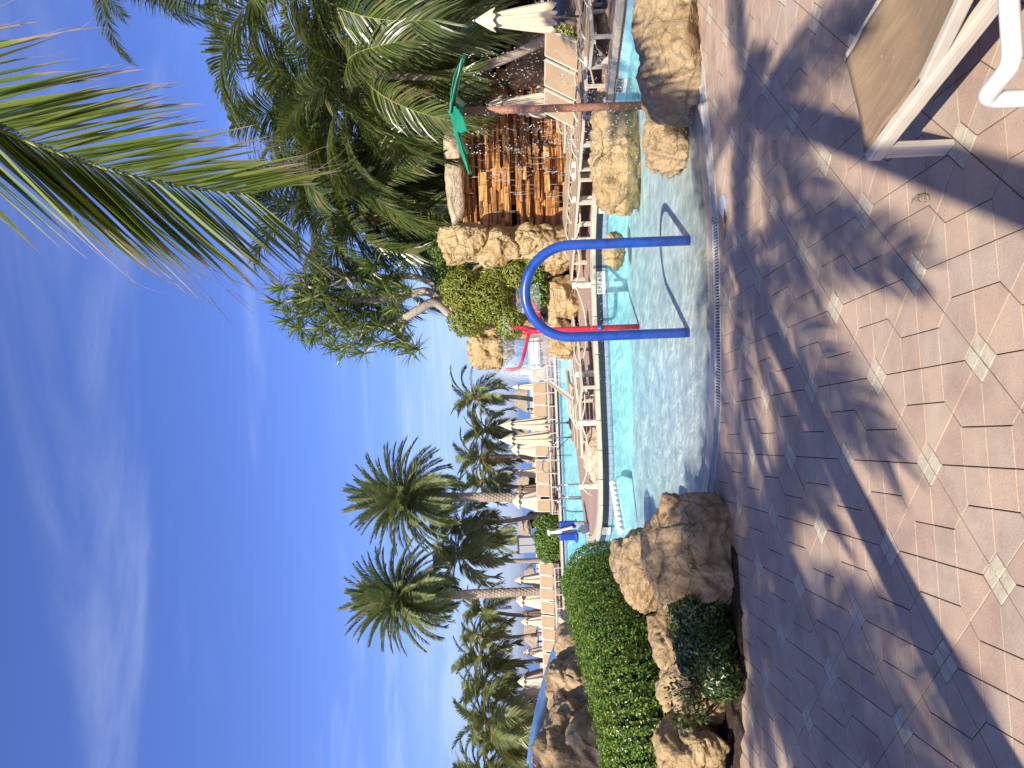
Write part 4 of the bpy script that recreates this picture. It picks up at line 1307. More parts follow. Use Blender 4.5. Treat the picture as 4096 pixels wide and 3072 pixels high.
def bush(label, ells, n, lsize, mat, seed, name='shrub', cat='shrub', aspect=.45, shell=.7, k=.72, group=None):
    base = Vector(ells[0][0]); base.z = min(c[2] - r[2] for c, r in ells)
    root = empty(name, base, 0, label, cat, group)
    loc = [(Vector(c) - base, r) for c, r in ells]
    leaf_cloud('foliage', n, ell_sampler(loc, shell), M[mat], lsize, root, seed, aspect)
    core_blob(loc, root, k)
    return root
def px_ell(x, y, Y, rx, rz, ry=None):
    c = PT(x, y, Y); s = Y / FPX
    return (c, (rx * s, (ry if ry is not None else rx) * s, rz * s))

# long clipped hedge on the left: swept rounded section
hp = catmull([Vector((-3.28, 12.4, 0)), Vector((-3.55, 11.1, 0)), Vector((-3.85, 10.0, 0)), Vector((-4.4, 9.05, 0)), Vector((-5.3, 8.35, 0)), Vector((-6.6, 7.95, 0))], 6)
hroot = empty('clipped_hedge', hp[8], 0, 'long clipped glossy green hedge curving behind the rocks', 'hedge')
def hedge_sampler(rg, n):
    k = rg.uniform(0, len(hp) - 1.001, n); i = k.astype(int); f = k - i
    A = np.array([tuple(p) for p in hp])
    C = A[i] * (1 - f)[:, None] + A[i + 1] * f[:, None]
    T = A[i + 1] - A[i]; T /= np.linalg.norm(T, axis=1)[:, None]
    S = np.stack([T[:, 1], -T[:, 0], np.zeros(n)], 1)
    th = rg.uniform(-.35, math.pi + .35, n)
    u = k / len(hp)
    hw = .78 * np.minimum(1, .25 + 9 * u) ; top = 1.38 - .40 * u; zc_ = .66 - .30 * u
    cs, sn = np.cos(th), np.sin(th)
    ex = np.sign(cs) * np.abs(cs) ** .95 * hw; ez = np.sign(sn) * np.abs(sn) ** .95 * (top - zc_)
    lump = 1 + .045 * np.sin(k * 3.1 + th * 4) + .04 * np.sin(k * 7.7 - th * 9 + 1) + .03 * np.sin(k * 15.1 + th * 17) + rg.normal(0, .03, n)
    P = C + S * (ex * lump)[:, None] + np.stack([np.zeros(n), np.zeros(n), zc_ + ez * lump], 1)
    low = rg.uniform(0, 1, n) < .25
    P[low, 2] -= rg.uniform(0, .5, low.sum()) * (np.abs(cs[low]) > .5)
    Nn = S * cs[:, None] + np.stack([np.zeros(n), np.zeros(n), sn], 1)
    P -= Nn * (rg.uniform(0, 1, n) ** 2 * .09)[:, None]
    return P - np.array(tuple(hroot.location)), Nn
leaf_cloud('foliage', 95000, hedge_sampler, M['hedge_leaf'], .036, hroot, 3, .6, .6)
def end_sampler(rg, n):
    d = rg.normal(size=(n, 3)); d /= np.linalg.norm(d, axis=1)[:, None]
    P = np.array([-3.32, 12.3, .74]) + d * np.array([.66, .62, .62]) * (1 + rg.normal(0, .03, n))[:, None]
    return P - np.array(tuple(hroot.location)), d
leaf_cloud('rounded_end', 13000, end_sampler, M['hedge_leaf'], .036, hroot, 4, .55, .55)
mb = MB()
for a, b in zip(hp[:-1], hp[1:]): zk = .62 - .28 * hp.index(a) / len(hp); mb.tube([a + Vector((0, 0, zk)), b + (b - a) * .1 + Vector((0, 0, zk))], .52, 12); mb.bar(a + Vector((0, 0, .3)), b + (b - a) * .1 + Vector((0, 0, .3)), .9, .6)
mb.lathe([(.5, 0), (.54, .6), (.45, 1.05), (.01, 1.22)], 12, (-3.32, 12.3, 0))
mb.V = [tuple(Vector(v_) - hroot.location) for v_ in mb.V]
mb.build('filler_core', M['core'], hroot)

# shrubs in the left bed
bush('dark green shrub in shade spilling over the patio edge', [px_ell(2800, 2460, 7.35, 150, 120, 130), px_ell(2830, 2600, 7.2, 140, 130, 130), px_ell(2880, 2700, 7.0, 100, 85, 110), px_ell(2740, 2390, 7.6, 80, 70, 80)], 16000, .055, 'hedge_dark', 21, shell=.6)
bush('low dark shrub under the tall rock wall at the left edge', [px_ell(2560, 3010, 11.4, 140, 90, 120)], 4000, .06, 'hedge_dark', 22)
# sparse twiggy shrub in front of the sunlit wall
tw = empty('twiggy_shrub', PT(2840, 2790, 7.2), 0, 'sparse twiggy shrub before the sunlit rock wall', 'shrub')
r4 = random.Random(4); twm = MB(); pts = []
for k in range(9):
    a = Vector((0, 0, -.12)); d = Vector((r4.uniform(-.8, .8), r4.uniform(-.3, .2), r4.uniform(.4, 1))).normalized()
    P = [a.copy()]
    for s in range(6):
        d = (d + Vector((r4.gauss(0, .2), r4.gauss(0, .15), .08))).normalized(); a = a + d * .085; P.append(a.copy())
        if s > 1: pts.append(a.copy())
    twm.tube(P, [.008 * (1 - i / 8) for i in range(7)], 4)
twm.build('twigs', M['twig'], tw)
pts = np.array([tuple(p) for p in pts])
def twig_s(rg, n):
    i = rg.integers(0, len(pts), n); P = pts[i] + rg.normal(0, .035, (n, 3)); return P, np.tile([0, -.5, .8], (n, 1))
leaf_cloud('foliage', 420, twig_s, M['hedge_dark'], .06, tw, 9, .4, .3)

# grotto planting
bush('lime green bushy shrub growing out of the grotto rocks', [px_ell(1850, 1160, 21.0, 95, 85, 80), px_ell(1870, 1280, 21.1, 70, 80, 70), px_ell(1960, 1200, 20.7, 100, 90, 80), px_ell(2040, 1290, 20.6, 70, 60, 60), px_ell(1990, 1110, 20.8, 60, 70, 60), px_ell(2060, 1100, 20.5, 55, 50, 50)], 15000, .12, 'lime_leaf', 31, aspect=.3, shell=.55, k=.6)
bush('dark green shrub framed by the blue arch', [px_ell(2140, 1060, 20.6, 70, 55, 60), px_ell(2150, 1160, 20.6, 75, 50, 60), px_ell(2110, 1000, 20.7, 45, 45, 45)], 6000, .09, 'hedge_leaf', 33, shell=.6)
bush('mid green shrub at the foot of the screw pine', [px_ell(1770, 1010, 23, 70, 60, 60), px_ell(1790, 1120, 23, 90, 55, 60), px_ell(1730, 960, 23.6, 60, 70, 60)], 7000, .09, 'far_hedge', 35, shell=.6)
bush('small variegated yellow shrub behind the raised loungers', [px_ell(2255, 150, 16.6, 50, 55, 50), px_ell(2290, 185, 16.5, 35, 35, 35)], 1500, .085, 'varieg_leaf', 37, shell=.6, aspect=.4)
bush('clipped fresh green hedge block behind the pool lift', [px_ell(2200, 2095, 39, 52, 66, 50), px_ell(2195, 2150, 38.6, 55, 62, 50), px_ell(2205, 2205, 38.6, 48, 60, 50), px_ell(2225, 2130, 38.3, 60, 45, 45)], 9000, .15, 'far_hedge', 39, shell=.7)
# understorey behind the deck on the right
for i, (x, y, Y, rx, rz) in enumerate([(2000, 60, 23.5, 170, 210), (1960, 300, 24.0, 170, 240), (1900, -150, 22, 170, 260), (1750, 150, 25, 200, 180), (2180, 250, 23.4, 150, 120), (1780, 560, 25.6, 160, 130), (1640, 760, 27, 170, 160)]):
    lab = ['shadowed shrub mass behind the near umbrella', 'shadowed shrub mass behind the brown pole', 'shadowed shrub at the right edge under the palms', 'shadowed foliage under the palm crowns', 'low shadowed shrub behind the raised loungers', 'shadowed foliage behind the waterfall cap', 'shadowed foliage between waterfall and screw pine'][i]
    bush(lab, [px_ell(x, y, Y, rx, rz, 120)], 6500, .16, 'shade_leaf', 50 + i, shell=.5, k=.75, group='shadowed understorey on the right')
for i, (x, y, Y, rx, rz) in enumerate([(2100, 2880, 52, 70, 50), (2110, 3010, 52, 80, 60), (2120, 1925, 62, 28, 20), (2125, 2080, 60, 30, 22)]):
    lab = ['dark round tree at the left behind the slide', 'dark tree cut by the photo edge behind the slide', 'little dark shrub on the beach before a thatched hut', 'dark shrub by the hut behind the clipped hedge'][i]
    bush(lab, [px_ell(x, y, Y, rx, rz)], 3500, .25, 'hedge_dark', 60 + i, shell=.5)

# ------------------------------------------------------------------ screw pine
def rosette_mesh(seed, nleaf=26, ll=.52, lw=.045):
    r = random.Random(seed); V, F = [], []
    for k in range(nleaf):
        az = k * 2.4 + r.gauss(0, .2); t = k / nleaf
        el = R(82 - 95 * t + r.gauss(0, 8))
        d = Vector((math.cos(az) * math.cos(el), math.sin(az) * math.cos(el), math.sin(el)))
        W = d.cross(Vector((0, 0, 1)))
        W = W.normalized() if W.length > .1 else Vector((1, 0, 0))
        q = Vector((0, 0, .06 - .12 * t)); b = len(V); ln = ll * r.uniform(.75, 1.1)
        for s in range(4):
            ww = lw * (.8, 1, .7, .05)[s]
            V += [q + W * ww / 2, q - W * ww / 2]
            q = q + d * (ln / 3); d = (d + Vector((0, 0, -.22))).normalized()
        for s in range(3): F.append((b + 2 * s, b + 2 * s + 1, b + 2 * s + 3, b + 2 * s + 2))
    return mesh_np('leaf_rosette', V, F, M['pand_leaf'])
ROS = [rosette_mesh(600 + i) for i in range(5)]
PY = 23.0
sp_base = PT(1800, 1225, PY); sp_base.z -= .6
sp = empty('screw_pine', sp_base, 0, 'screw pine tree with grey forked limbs and spiky leaf tufts', 'tree')
sil = [(1105, 1235), (1095, 1130), (1230, 1080), (1380, 1040), (1560, 1030), (1680, 1080), (1640, 1150), (1600, 1235), (1640, 1330), (1690, 1395), (1640, 1425), (1480, 1420), (1300, 1395), (1190, 1330)]
def in_poly(x, y, P):
    c = False
    for i in range(len(P)):
        (x0, y0), (x1, y1) = P[i], P[i - 1]
        if (y0 > y) != (y1 > y) and x < (x1 - x0) * (y - y0) / (y1 - y0) + x0: c = not c
    return c
r5 = random.Random(12); tg = []
while len(tg) < 122:
    x, y = r5.uniform(1090, 1700), r5.uniform(1020, 1440)
    if not in_poly(x, y, sil): continue
    p = PT(x, y, PY + r5.uniform(-1.3, 1.3))
    if all((p - q).length > .27 for q in tg): tg.append(p)
limbs = [[PT(1800, 1200, PY), PT(1720, 1130, PY), PT(1640, 1105, PY + .2), PT(1560, 1110, PY + .3), PT(1440, 1120, PY + .3), PT(1310, 1120, PY)],
         [PT(1800, 1235, PY), PT(1720, 1170, PY - .1), PT(1640, 1175, PY - .1), PT(1500, 1200, PY - .2), PT(1350, 1200, PY - .1), PT(1220, 1190, PY)],
         [PT(1800, 1260, PY), PT(1740, 1210, PY - .3), PT(1680, 1235, PY - .4), PT(1600, 1280, PY - .3), PT(1480, 1310, PY), PT(1340, 1290, PY + .2)]]
nodes = []; par = []; wt = []
for lb in limbs:
    C_ = catmull(lb, 5)
    for i, p in enumerate(C_):
        nodes.append(p); par.append(len(nodes) - 2 if i else -1); wt.append(0)
ends = []
for t in sorted(tg, key=lambda q: min((q - n_).length for n_ in nodes)):
    j = min(range(len(nodes)), key=lambda k: (nodes[k] - t).length + max(0, nodes[k].z - t.z) * .7)
    a = nodes[j]; steps = max(2, int((t - a).length / .25))
    prev = j
    sag = Vector((r5.gauss(0, .05), r5.gauss(0, .05), -.12 * (t - a).length))
    for s in range(1, steps + 1):
        f = s / steps
        nodes.append(a.lerp(t, f) + sag * math.sin(math.pi * f)); par.append(prev); wt.append(0); prev = len(nodes) - 1
    ends.append(prev)
for e in ends:
    k = e
    while k >= 0: wt[k] += 1; k = par[k]
mb = MB(); done = set()
for e in ends:
    chain = []; k = e
    while k >= 0:
        chain.append(k)
        if k in done: break
        done.add(k); k = par[k]
    chain = chain[::-1]
    if len(chain) > 1:
        mb.tube([nodes[c] - sp_base for c in chain], [.022 * max(1, wt[c]) ** .47 for c in chain], 6)
for lb in limbs:
    mb.tube([lb[0] - sp_base, lb[0] - sp_base + Vector((0, 0, -.7))], [.14, .17], 8)
mb.build('limbs', M['bark_pand'], sp)
for e in ends:
    s = r5.uniform(.85, 1.3)
    link('leaf_rosette', r5.choice(ROS), sp, nodes[e] - sp_base, (r5.gauss(0, .45), r5.gauss(0, .45), r5.uniform(0, 6.28)), (s, s, s))

# ------------------------------------------------------------------ splash pool features
a = G(2735, 1331, ZW); b = G(2742, 962, ZW)
mid = (a + b) / 2
topz = PT(2100, 1150, mid.y).z
e = empty('water_arch', mid, math.atan2(b.y - a.y, b.x - a.x), 'thick blue tube arch standing in the shallow water', 'water arch')
hw = (b - a).length / 2
rad = .060
spring = topz - hw - ZW
P = [Vector((-hw, 0, -.25)), Vector((-hw, 0, spring * .5))] + [Vector((hw * math.cos(t), 0, spring + hw * math.sin(t))) for t in np.linspace(math.pi, 0, 25)] + [Vector((hw, 0, spring * .5)), Vector((hw, 0, -.25))]
MB().tube(P, rad, 16).build('tube', M['blue_tube'], e)

# brown pole with green palm leaves that drip
b = G(2563, 422, ZW); t = PT(1828, 446, b.y)
e = empty('palm_fountain', b, 0, 'tall rust brown pole topped by green artificial palm leaves', 'water feature')
d = t - b
MB().tube([(0, 0, -.4), d * .5, d], [.062, .058, .055], 14).build('pole', M['brown_pipe'], e)
MB().lathe([(.09, -.1), (.12, 0), (.07, .1), (.01, .13)], 12, d).build('hub', M['green_leaf_panel'], e)
drops_src = []
def panel_leaf(az, L_, dz, width, tilt):
    n = 9; V, F = [], []
    for i in range(n + 1):
        u = i / n
        x = .06 + L_ * u
        z = .05 + dz * u - .10 * u * u
        w = width * math.sin(math.pi * min(1, u * .9 + .1)) ** .7 * (1 + .14 * (i % 2)) + .012
        for s, zz in ((-1, .03), (-.5, .012), (0, 0), (.5, .012), (1, .03)):
            V.append(Vector((x - .06 * abs(s) * (u < .95), s * w, z + zz - tilt * s * w)))
    for i in range(n):
        for k in range(4):
            q = i * 5 + k
            F.append((q, q + 1, q + 6, q + 5))
    c_, s_n = math.cos(az), math.sin(az)
    V = [Vector((v.x * c_ - v.y * s_n, v.x * s_n + v.y * c_, v.z)) + d for v in V]
    me = mesh_np('leaf_panel', V, F, M['green_leaf_panel'])
    o = link('leaf_panel', me, e)
    sm = o.modifiers.new('thick', 'SOLIDIFY'); sm.thickness = .012
    tip = V[n * 5 + 2]
    drops_src.append(tip + b); drops_src.append(V[5 * 6] + b); drops_src.append(V[5 * 6 + 4] + b)
    MB().tube([d + Vector((0, 0, .05)), V[5 * 4 + 2] + Vector((0, 0, -.012)), tip + Vector((0, 0, -.012))], [.014, .01, .005], 5).build('rib_pipe', M['green_leaf_panel'], o)
for az, L_, dz, w in ((R(8), .86, -.10, .13), (R(62), .82, -.05, .14), (R(118), .8, -.06, .14), (R(176), .88, -.12, .13), (R(232), .78, -.15, .14), (R(305), .80, -.12, .14)):
    panel_leaf(az, L_, dz, w, .15)
r6 = random.Random(66)
mb = MB()
oct_v = [(1, 0, 0), (-1, 0, 0), (0, 1, 0), (0, -1, 0), (0, 0, 1), (0, 0, -1)]
oct_f = [(0, 2, 4), (2, 1, 4), (1, 3, 4), (3, 0, 4), (2, 0, 5), (1, 2, 5), (3, 1, 5), (0, 3, 5)]
def drop(mb, p, s, st=1.6): mb.add([(p[0] + v[0] * s, p[1] + v[1] * s, p[2] + v[2] * s * st) for v in oct_v], oct_f, True)
for p in drops_src:
    for k in range(64):
        u = r6.random() ** .8
        z = p.z - .03 - (p.z - ZW) * u * .98
        sp_ = .015 + .10 * u
        drop(mb, (p.x + r6.gauss(0, sp_), p.y + r6.gauss(0, sp_), z), r6.uniform(.0035, .0085), r6.uniform(1, 2.4))
tag(mb.build('falling_drops', M['drop']), 'bright water drops falling from the green artificial leaves', 'water drops', kind='stuff')

# red sprinkler post
b = G(2482, 1309, ZW); Yr = b.y
t = PT(2094, 1326, Yr)
e = empty('red_sprinkler', b, 0, 'red post with three curved spray arms behind the blue arch', 'water feature')
d = t - b
MB().tube([(0, 0, -.4), d * .5, d * .97], .055, 14).build('post', M['red_tube'], e)
MB().lathe([(.055, -.08), (.062, -.06), (.062, .0), (.045, .02), (.005, .022)], 14, d).build('cap', M['red_tube'], e)
vp = PT(2400, 1312, Yr - .07) - b
mb = MB(); mb.tube([vp + Vector((0, .05, 0)), vp + Vector((0, -.03, 0))], [.05, .05], 14); mb.build('valve', M['blue_tube'], e)
MB().tube([vp + Vector((0, -.02, 0)), vp + Vector((0, -.05, 0))], [.02, .018], 8).build('nozzle', M['steel'], e)
def armp(L_): return [PT(x, y, Yr + dy) - b for x, y, dy in L_]
arms = [armp([(2118, 1327, 0), (2112, 1345, -.02), (2104, 1385, -.05), (2090, 1440, -.1), (2080, 1466, -.12), (2062, 1476, -.13), (2022, 1478, -.13)]),
        armp([(2175, 1312, 0), (2172, 1292, .03), (2158, 1262, .08), (2145, 1235, .12), (2128, 1205, .15), (2108, 1197, .16), (2072, 1200, .16)]),
        armp([(2150, 1318, 0), (2140, 1317, -.08), (2110, 1312, -.3), (2096, 1310, -.36), (2046, 1313, -.38)])]
for P in arms: MB().tube(catmull(P, 6), .031, 10).build('spray_arm', M['red_tube'], e)
# domes of water at the arm ends
def bell(top, r, h, label, squash=1.0):
    prof = [(.012, 0), (r * .35, .035), (r * .7, .01), (r * .93, -h * .25), (r, -h * .55), (r * 1.0, -h)]
    mb = MB(); mb.lathe(prof, 24, (0, 0, 0))
    rr = random.Random(int(r * 1000))
    mb.V = [(v[0] * (1 + rr.gauss(0, .03)), v[1] * (1 + rr.gauss(0, .03)), v[2] + rr.gauss(0, .01)) for v in mb.V]
    o = mb.build('water_bell', M['bell_water'], None, loc=top)
    tag(o, label, 'water bell')
bell(arms[0][-1] + b, .26, .5, 'clear dome of water from the left red spray arm')
bell(arms[1][-1] + b, .30, .42, 'clear dome of water over the right red spray arm')
mb = MB(); p0 = arms[2][-1] + b
for k in range(7):
    az = 6.28 * k / 7; P = []
    for s in range(9):
        u = s / 8
        P.append(p0 + Vector((math.cos(az) * .32 * u, math.sin(az) * .32 * u, .42 * u * (1.25 - u))))
    mb.tube(P, [.007 + .004 * i / 8 for i in range(9)], 5)
tag(mb.build('water_jets', M['bell_water']), 'spreading clear jets from the middle red spray arm', 'water jet')
mb = MB()
for k in range(330):
    p = r6.choice([arms[0][-1] + b, arms[1][-1] + b, p0])
    drop(mb, (p.x + r6.gauss(0, .3), p.y + r6.gauss(0, .25), r6.uniform(ZW, p.z + .1)), r6.uniform(.003, .008))
tag(mb.build('spray_drops', M['drop']), 'scattered bright drops around the red spray arms', 'water drops', kind='stuff')

# ------------------------------------------------------------------ posts and rope along the deck edge
post_px = [(2350, 244), (2366, 656), (2366, 700), (2369, 795), (2362, 960), (2363, 1139), (2376, 1494), (2386, 1689), (2389, 1943)]
plabel = ['thick grey weathered post between the right rocks', 'leftmost of two weathered posts close together behind the long rock', 'weathered post paired with another beside the waterfall foot', 'white weathered post in front of the waterfall', 'white weathered post at the right leg of the arch', 'white weathered post seen through the arch', 'white weathered post left of the arch by lounger shadows', 'white weathered post before the island loungers', 'white weathered post with knotted rope beside the flat rock']
tops = []
for i, ((x, y), lb) in enumerate(zip(post_px, plabel)):
    p = G(x + (70 if i == 0 else 0), y, ZD)
    if i == 0: p = G(2430, 244, ZD)
    h = .42 if i else .40
    r_ = .075 if i else .085
    mb = MB(); mb.lathe([(r_ * 1.02, -.02), (r_, .1), (r_ * .97, h * .6), (r_, h - .02), (r_ * .9, h), (.001, h + .004)], 12)
    rr = random.Random(i); mb.V = [(v[0] * (1 + rr.gauss(0, .03)), v[1] * (1 + rr.gauss(0, .03)), v[2]) for v in mb.V]
    o = tag(mb.build('rope_post', M['wood_white'], None, loc=p), lb, 'post', 'weathered rope posts along the pool edge')
    tops.append(p + Vector((0, 0, h * .86)))
tops = [tops[0] + Vector((1.3, -.9, .25))] + tops
P = []
for a, b_ in zip(tops[:-1], tops[1:]):
    Ls = (b_ - a).length
    for k in range(10):
        u = k / 10
        P.append(a.lerp(b_, u) + Vector((0, -.06, -min(.26, .11 * Ls) * 4 * u * (1 - u))))
P.append(tops[-1] + Vector((0, -.06, 0)))
P += [tops[-1] + Vector((-.15, -.09, -.12)), tops[-1] + Vector((-.22, -.09, -.28))]
tag(MB().tube(P, .017, 6).build('rope', M['rope']), 'pale rope strung in sagging loops through the weathered posts', 'rope')
# thick pipe-like log on the right rock
a, b_ = PT(2475, -60, 12.4), PT(2492, 108, 12.5)
MBp = MB().tube(catmull([a + Vector((.6, 0, .2)), a, b_ + Vector((0, 0, .04)), b_ + Vector((-.05, 0, -.1))], 5), .09, 10)
tag(MBp.build('log', M['rock_pale']), 'thick pale log lying over the round rock at the right edge', 'log')

# ------------------------------------------------------------------ float line across the pool
A = G(2453, 1935, ZW + .03); B = G(2484, 2122, ZW + .03)
fl = empty('float_line', A, 0, 'line of white floats crossing from island to the left rocks', 'float line')
mb = MB(); mb.lathe([(.02, -.075), (.06, -.07), (.08, -.035), (.08, .035), (.06, .07), (.02, .075)], 12)
fme = mb.mesh('float', M['float'])
n = 10; dirv = (B - A); rz = math.atan2(dirv.y, dirv.x)
for i in range(n):
    p = A.lerp(B, i / (n - 1)) - A
    link('float', fme, fl, p, (0, math.pi / 2, rz + rng.gauss(0, .15)))
MB().tube([(0, .25, .02), (0, 0, 0), B - A, (B - A) * 1.08], .012, 5).build('cord', M['whitepaint'], fl)

# ------------------------------------------------------------------ loungers
def lounger_parts(back_deg, arms_on=True):
    """returns list of (name, mesh): foot end at x=0, head towards +X, seat 0.33 high"""
    out = []
    W, L_, H, hx = .66, 1.92, .33, 1.18
    bd = R(back_deg)
    hd = Vector((math.cos(bd), 0, math.sin(bd)))
    for s in (-1, 1):
        y = s * W / 2
        mb = MB().bar((0, y, H), (1.50, y, H), .032, .055); out.append(('side_rail', mb.mesh('side_rail', M['cream'])))
        mb = MB()
        mb.bar((hx, y * .92, H + .03), Vector((hx, y * .92, H + .03)) + hd * .76, .03, .045); out.append(('back_rail', mb.mesh('back_rail', M['cream'])))
        for x in (.03, 1.40):
            mb = MB().bar((x, y, 0), (x, y, H - .02), .07, .032, up=(0, 1, 0)); out.append(('leg', mb.mesh('leg', M['cream'])))
        if arms_on:
            P = catmull([(.62, y * 1.03, H), (.72, y * 1.04, H + .06), (.95, y * 1.05, H + .10), (1.2, y * 1.04, H + .07), (1.34, y * 1.03, H)], 5)
            out.append(('armrest', MB().tube(P, .017, 6).mesh('armrest', M['cream'])))
    out.append(('cross_bar', MB().bar((.0, -W / 2, H), (.0, W / 2, H), .03, .05).mesh('cross_bar', M['cream'])))
    out.append(('cross_bar', MB().bar((1.40, -W / 2, .14), (1.40, W / 2, .14), .025, .03).mesh('cross_bar', M['cream'])))
    e_ = Vector((hx, 0, H + .03)) + hd * .76
    out.append(('head_bar', MB().bar(e_ + Vector((0, -W / 2 * .92, 0)), e_ + Vector((0, W / 2 * .92, 0)), .03, .04).mesh('head_bar', M['cream'])))
    def sling(pts, w, nm):
        V, F = [], []
        n = len(pts); m_ = 8
        for i, p in enumerate(pts):
            for k in range(m_ + 1):
                u = k / m_ * 2 - 1
                V.append((p[0], u * w, p[2] - .022 * (1 - u * u) * math.sin(math.pi * (i + .3) / n)))
        for i in range(n - 1):
            for k in range(m_):
                q = i * (m_ + 1) + k; F.append((q, q + 1, q + m_ + 2, q + m_ + 1))
        return (nm, mesh_np(nm, V, F, M['sling'], True))
    out.append(sling([Vector((.02 + (hx - .02) * i / 8, 0, H + .031)) for i in range(9)], W / 2 - .018, 'sling_seat'))
    out.append(sling([Vector((hx, 0, H + .055)) + hd * (.76 * i / 6) for i in range(7)], W / 2 * .92 - .012, 'sling_back'))
    return out
LSETS = {}
def lounger(label, p, rz, back, z=ZD, group=None, scale=1.0):
    if back not in LSETS: LSETS[back] = lounger_parts(back)
    e = empty('chaise_lounge', (p[0], p[1], z), rz, label, 'lounge chair', group)
    e.scale = (scale,) * 3
    for nm, me in LSETS[back]: link(nm, me, e)
    return e
# foreground lounger, built where its foot corners were measured
c1 = G(3490, 624, .33); c2 = G(3412, 222, .33)
ax = (c2 - c1); ax.z = 0
yd = ax.normalized()                       # from near corner to far corner
hd = Vector((yd.y, -yd.x, 0))              # head direction, towards the lower right
if hd.x < 0: hd = -hd
wid = ax.length
e = empty('chaise_lounge', (c1.x + ax.x / 2, c1.y + ax.y / 2, 0), math.atan2(hd.y, hd.x), 'large tan sling lounge chair in the lower right foreground', 'lounge chair')
W = wid; H = .33
m_, N, L = newmat('near tan sling'); v = coords(N, L)
wv = N.new('ShaderNodeTexWave'); wv.inputs['Scale'].default_value = 90; wv.inputs['Distortion'].default_value = 1.2; wv.bands_direction = 'X'; L.new(v, wv.inputs['Vector'])
wv2 = N.new('ShaderNodeTexWave'); wv2.inputs['Scale'].default_value = 130; wv2.inputs['Distortion'].default_value = .8; wv2.bands_direction = 'Y'; L.new(v, wv2.inputs['Vector'])
wf_ = mth(N, L, 'MULTIPLY', wv.outputs['Fac'], wv2.outputs['Fac'])
n = tex(N, L, coords(N, L, 'Object', (1, 6, 1)), 5, 6, .65)
c = ramp(N, L, n, [(.3, (.27, .185, .11)), (.55, (.335, .235, .145)), (.75, (.40, .29, .185))])
c = mixc(N, L, c, (.17, .11, .065), mth(N, L, 'MULTIPLY', wf_, .5))
c = mixc(N, L, c, (.55, .46, .36), ramp(N, L, tex(N, L, v, 26, 3), [(.70, 0.0), (.76, .55)]))
finish(N, L, c, .8, .2, bump(N, L, wf_, .5, .003)); M['sling_near'] = m_
hinge, bdir = .52, Vector((math.cos(R(11)), 0, math.sin(R(11))))
for s in (-1, 1):
    y = s * W / 2
    o = bevel(MB().bar((-.01, y, H - .005), (1.75, y, H - .005), .046, .07).build('side_rail', M['cream'], e), .008, 2)
    MB().bar((.02, y + s * .024, H), (1.7, y + s * .024, H), .006, .028).build('rail_groove', M['cream'], o)
    for x in (.045, 1.55):
        lg = MB().bar((x, y, 0), (x, y, H - .04), .095, .03, up=(0, 1, 0))
        o = bevel(lg.build('leg', M['cream'], e), .006, 2)
        MB().bar((x - .022, y + s * .017, .02), (x - .022, y + s * .017, H - .05), .018, .008, up=(0, 1, 0)).build('leg_flute', M['cream'], o)
    p0 = Vector((hinge, y * .985, H + .02))
    bevel(MB().bar(p0, p0 + bdir * 1.35, .04, .05).build('back_rail', M['cream'], e), .008, 2)
V, F = [], []
path = [Vector((-.005 + (hinge + .005) * i / 12, 0, H + .032)) for i in range(13)] + [Vector((hinge, 0, H + .032)) + bdir * (1.33 * i / 16) for i in range(1, 17)]
k_ = 20
for i, p in enumerate(path):
    for k in range(k_ + 1):
        u = k / k_ * 2 - 1
        V.append((p.x + .012 * (1 - u * u) * (i == 0), u * (W / 2 - .018), p.z - .022 * (1 - u * u) * min(1, .2 + i / 4) + .004 * math.sin(i * .9 + u * 3)))
for i in range(len(path) - 1):
    for k in range(k_): q = i * (k_ + 1) + k; F.append((q, q + 1, q + k_ + 2, q + k_ + 1))
o = link('sling', mesh_np('sling', V, F, M['sling_near'], True), e)
sm = o.modifiers.new('thick', 'SOLIDIFY'); sm.thickness = .004
MB().bar((.03, -W / 2, H - .02), (.03, W / 2, H - .02), .03, .03).build('cross_bar', M['cream'], e)

# loungers on the right deck
hx_p = PT(2302, 235, 16.0)
base = G(2372, 300, ZD)
stepv = Vector((-.45 * .72, .88 * .72, 0)); rzr = R(27)
lab_r = ['nearest of three raised tan loungers under the palms', 'middle of three raised tan loungers under the palms', 'farthest of three raised tan loungers under the palms',
         'flat lounger next to the brown pole on the right deck', 'flat lounger just left of the brown pole', 'second flat lounger left of the brown pole', 'third flat lounger left of the brown pole toward the paired posts', 'flat lounger nearest the paired posts']
for i in range(8):
    p = Vector((5.05, 13.6, 0)) + stepv * i
    if i >= 3: p += Vector((-.15, .1, 0))
    lounger(lab_r[i], p, rzr, 52 if i < 3 else 4, ZD, 'loungers on the right deck')
lounger('raised lounger behind the near cream umbrella', (6.05, 12.9), R(20), 50, ZD, 'loungers on the right deck')
lounger('flat lounger stacked in front of the near cream umbrella', (5.4, 12.4), R(20), 4, ZD, 'loungers on the right deck')
lounger('lone raised lounger behind the brown pole under the tilted umbrella', (6.0, 18.9), R(25), 50, ZD, 'loungers on the right deck')
# island loungers
p = G(2384, 1830, ZD)
lounger('front island lounger with flat sling beside the flat rock', (p.x, p.y + .25), R(4), 5, ZD, 'island loungers')
lounger('island lounger with its back raised under the two umbrellas', (p.x + .12, p.y + 1.25), R(6), 50, ZD, 'island loungers')
lounger('rear island lounger behind the raised one', (p.x + .2, p.y + 2.2), R(8), 5, ZD, 'island loungers')
lounger('island lounger lying flat and casting leg shadows', (p.x + 1.45, p.y - .45), R(28), 3, ZD, 'island loungers')
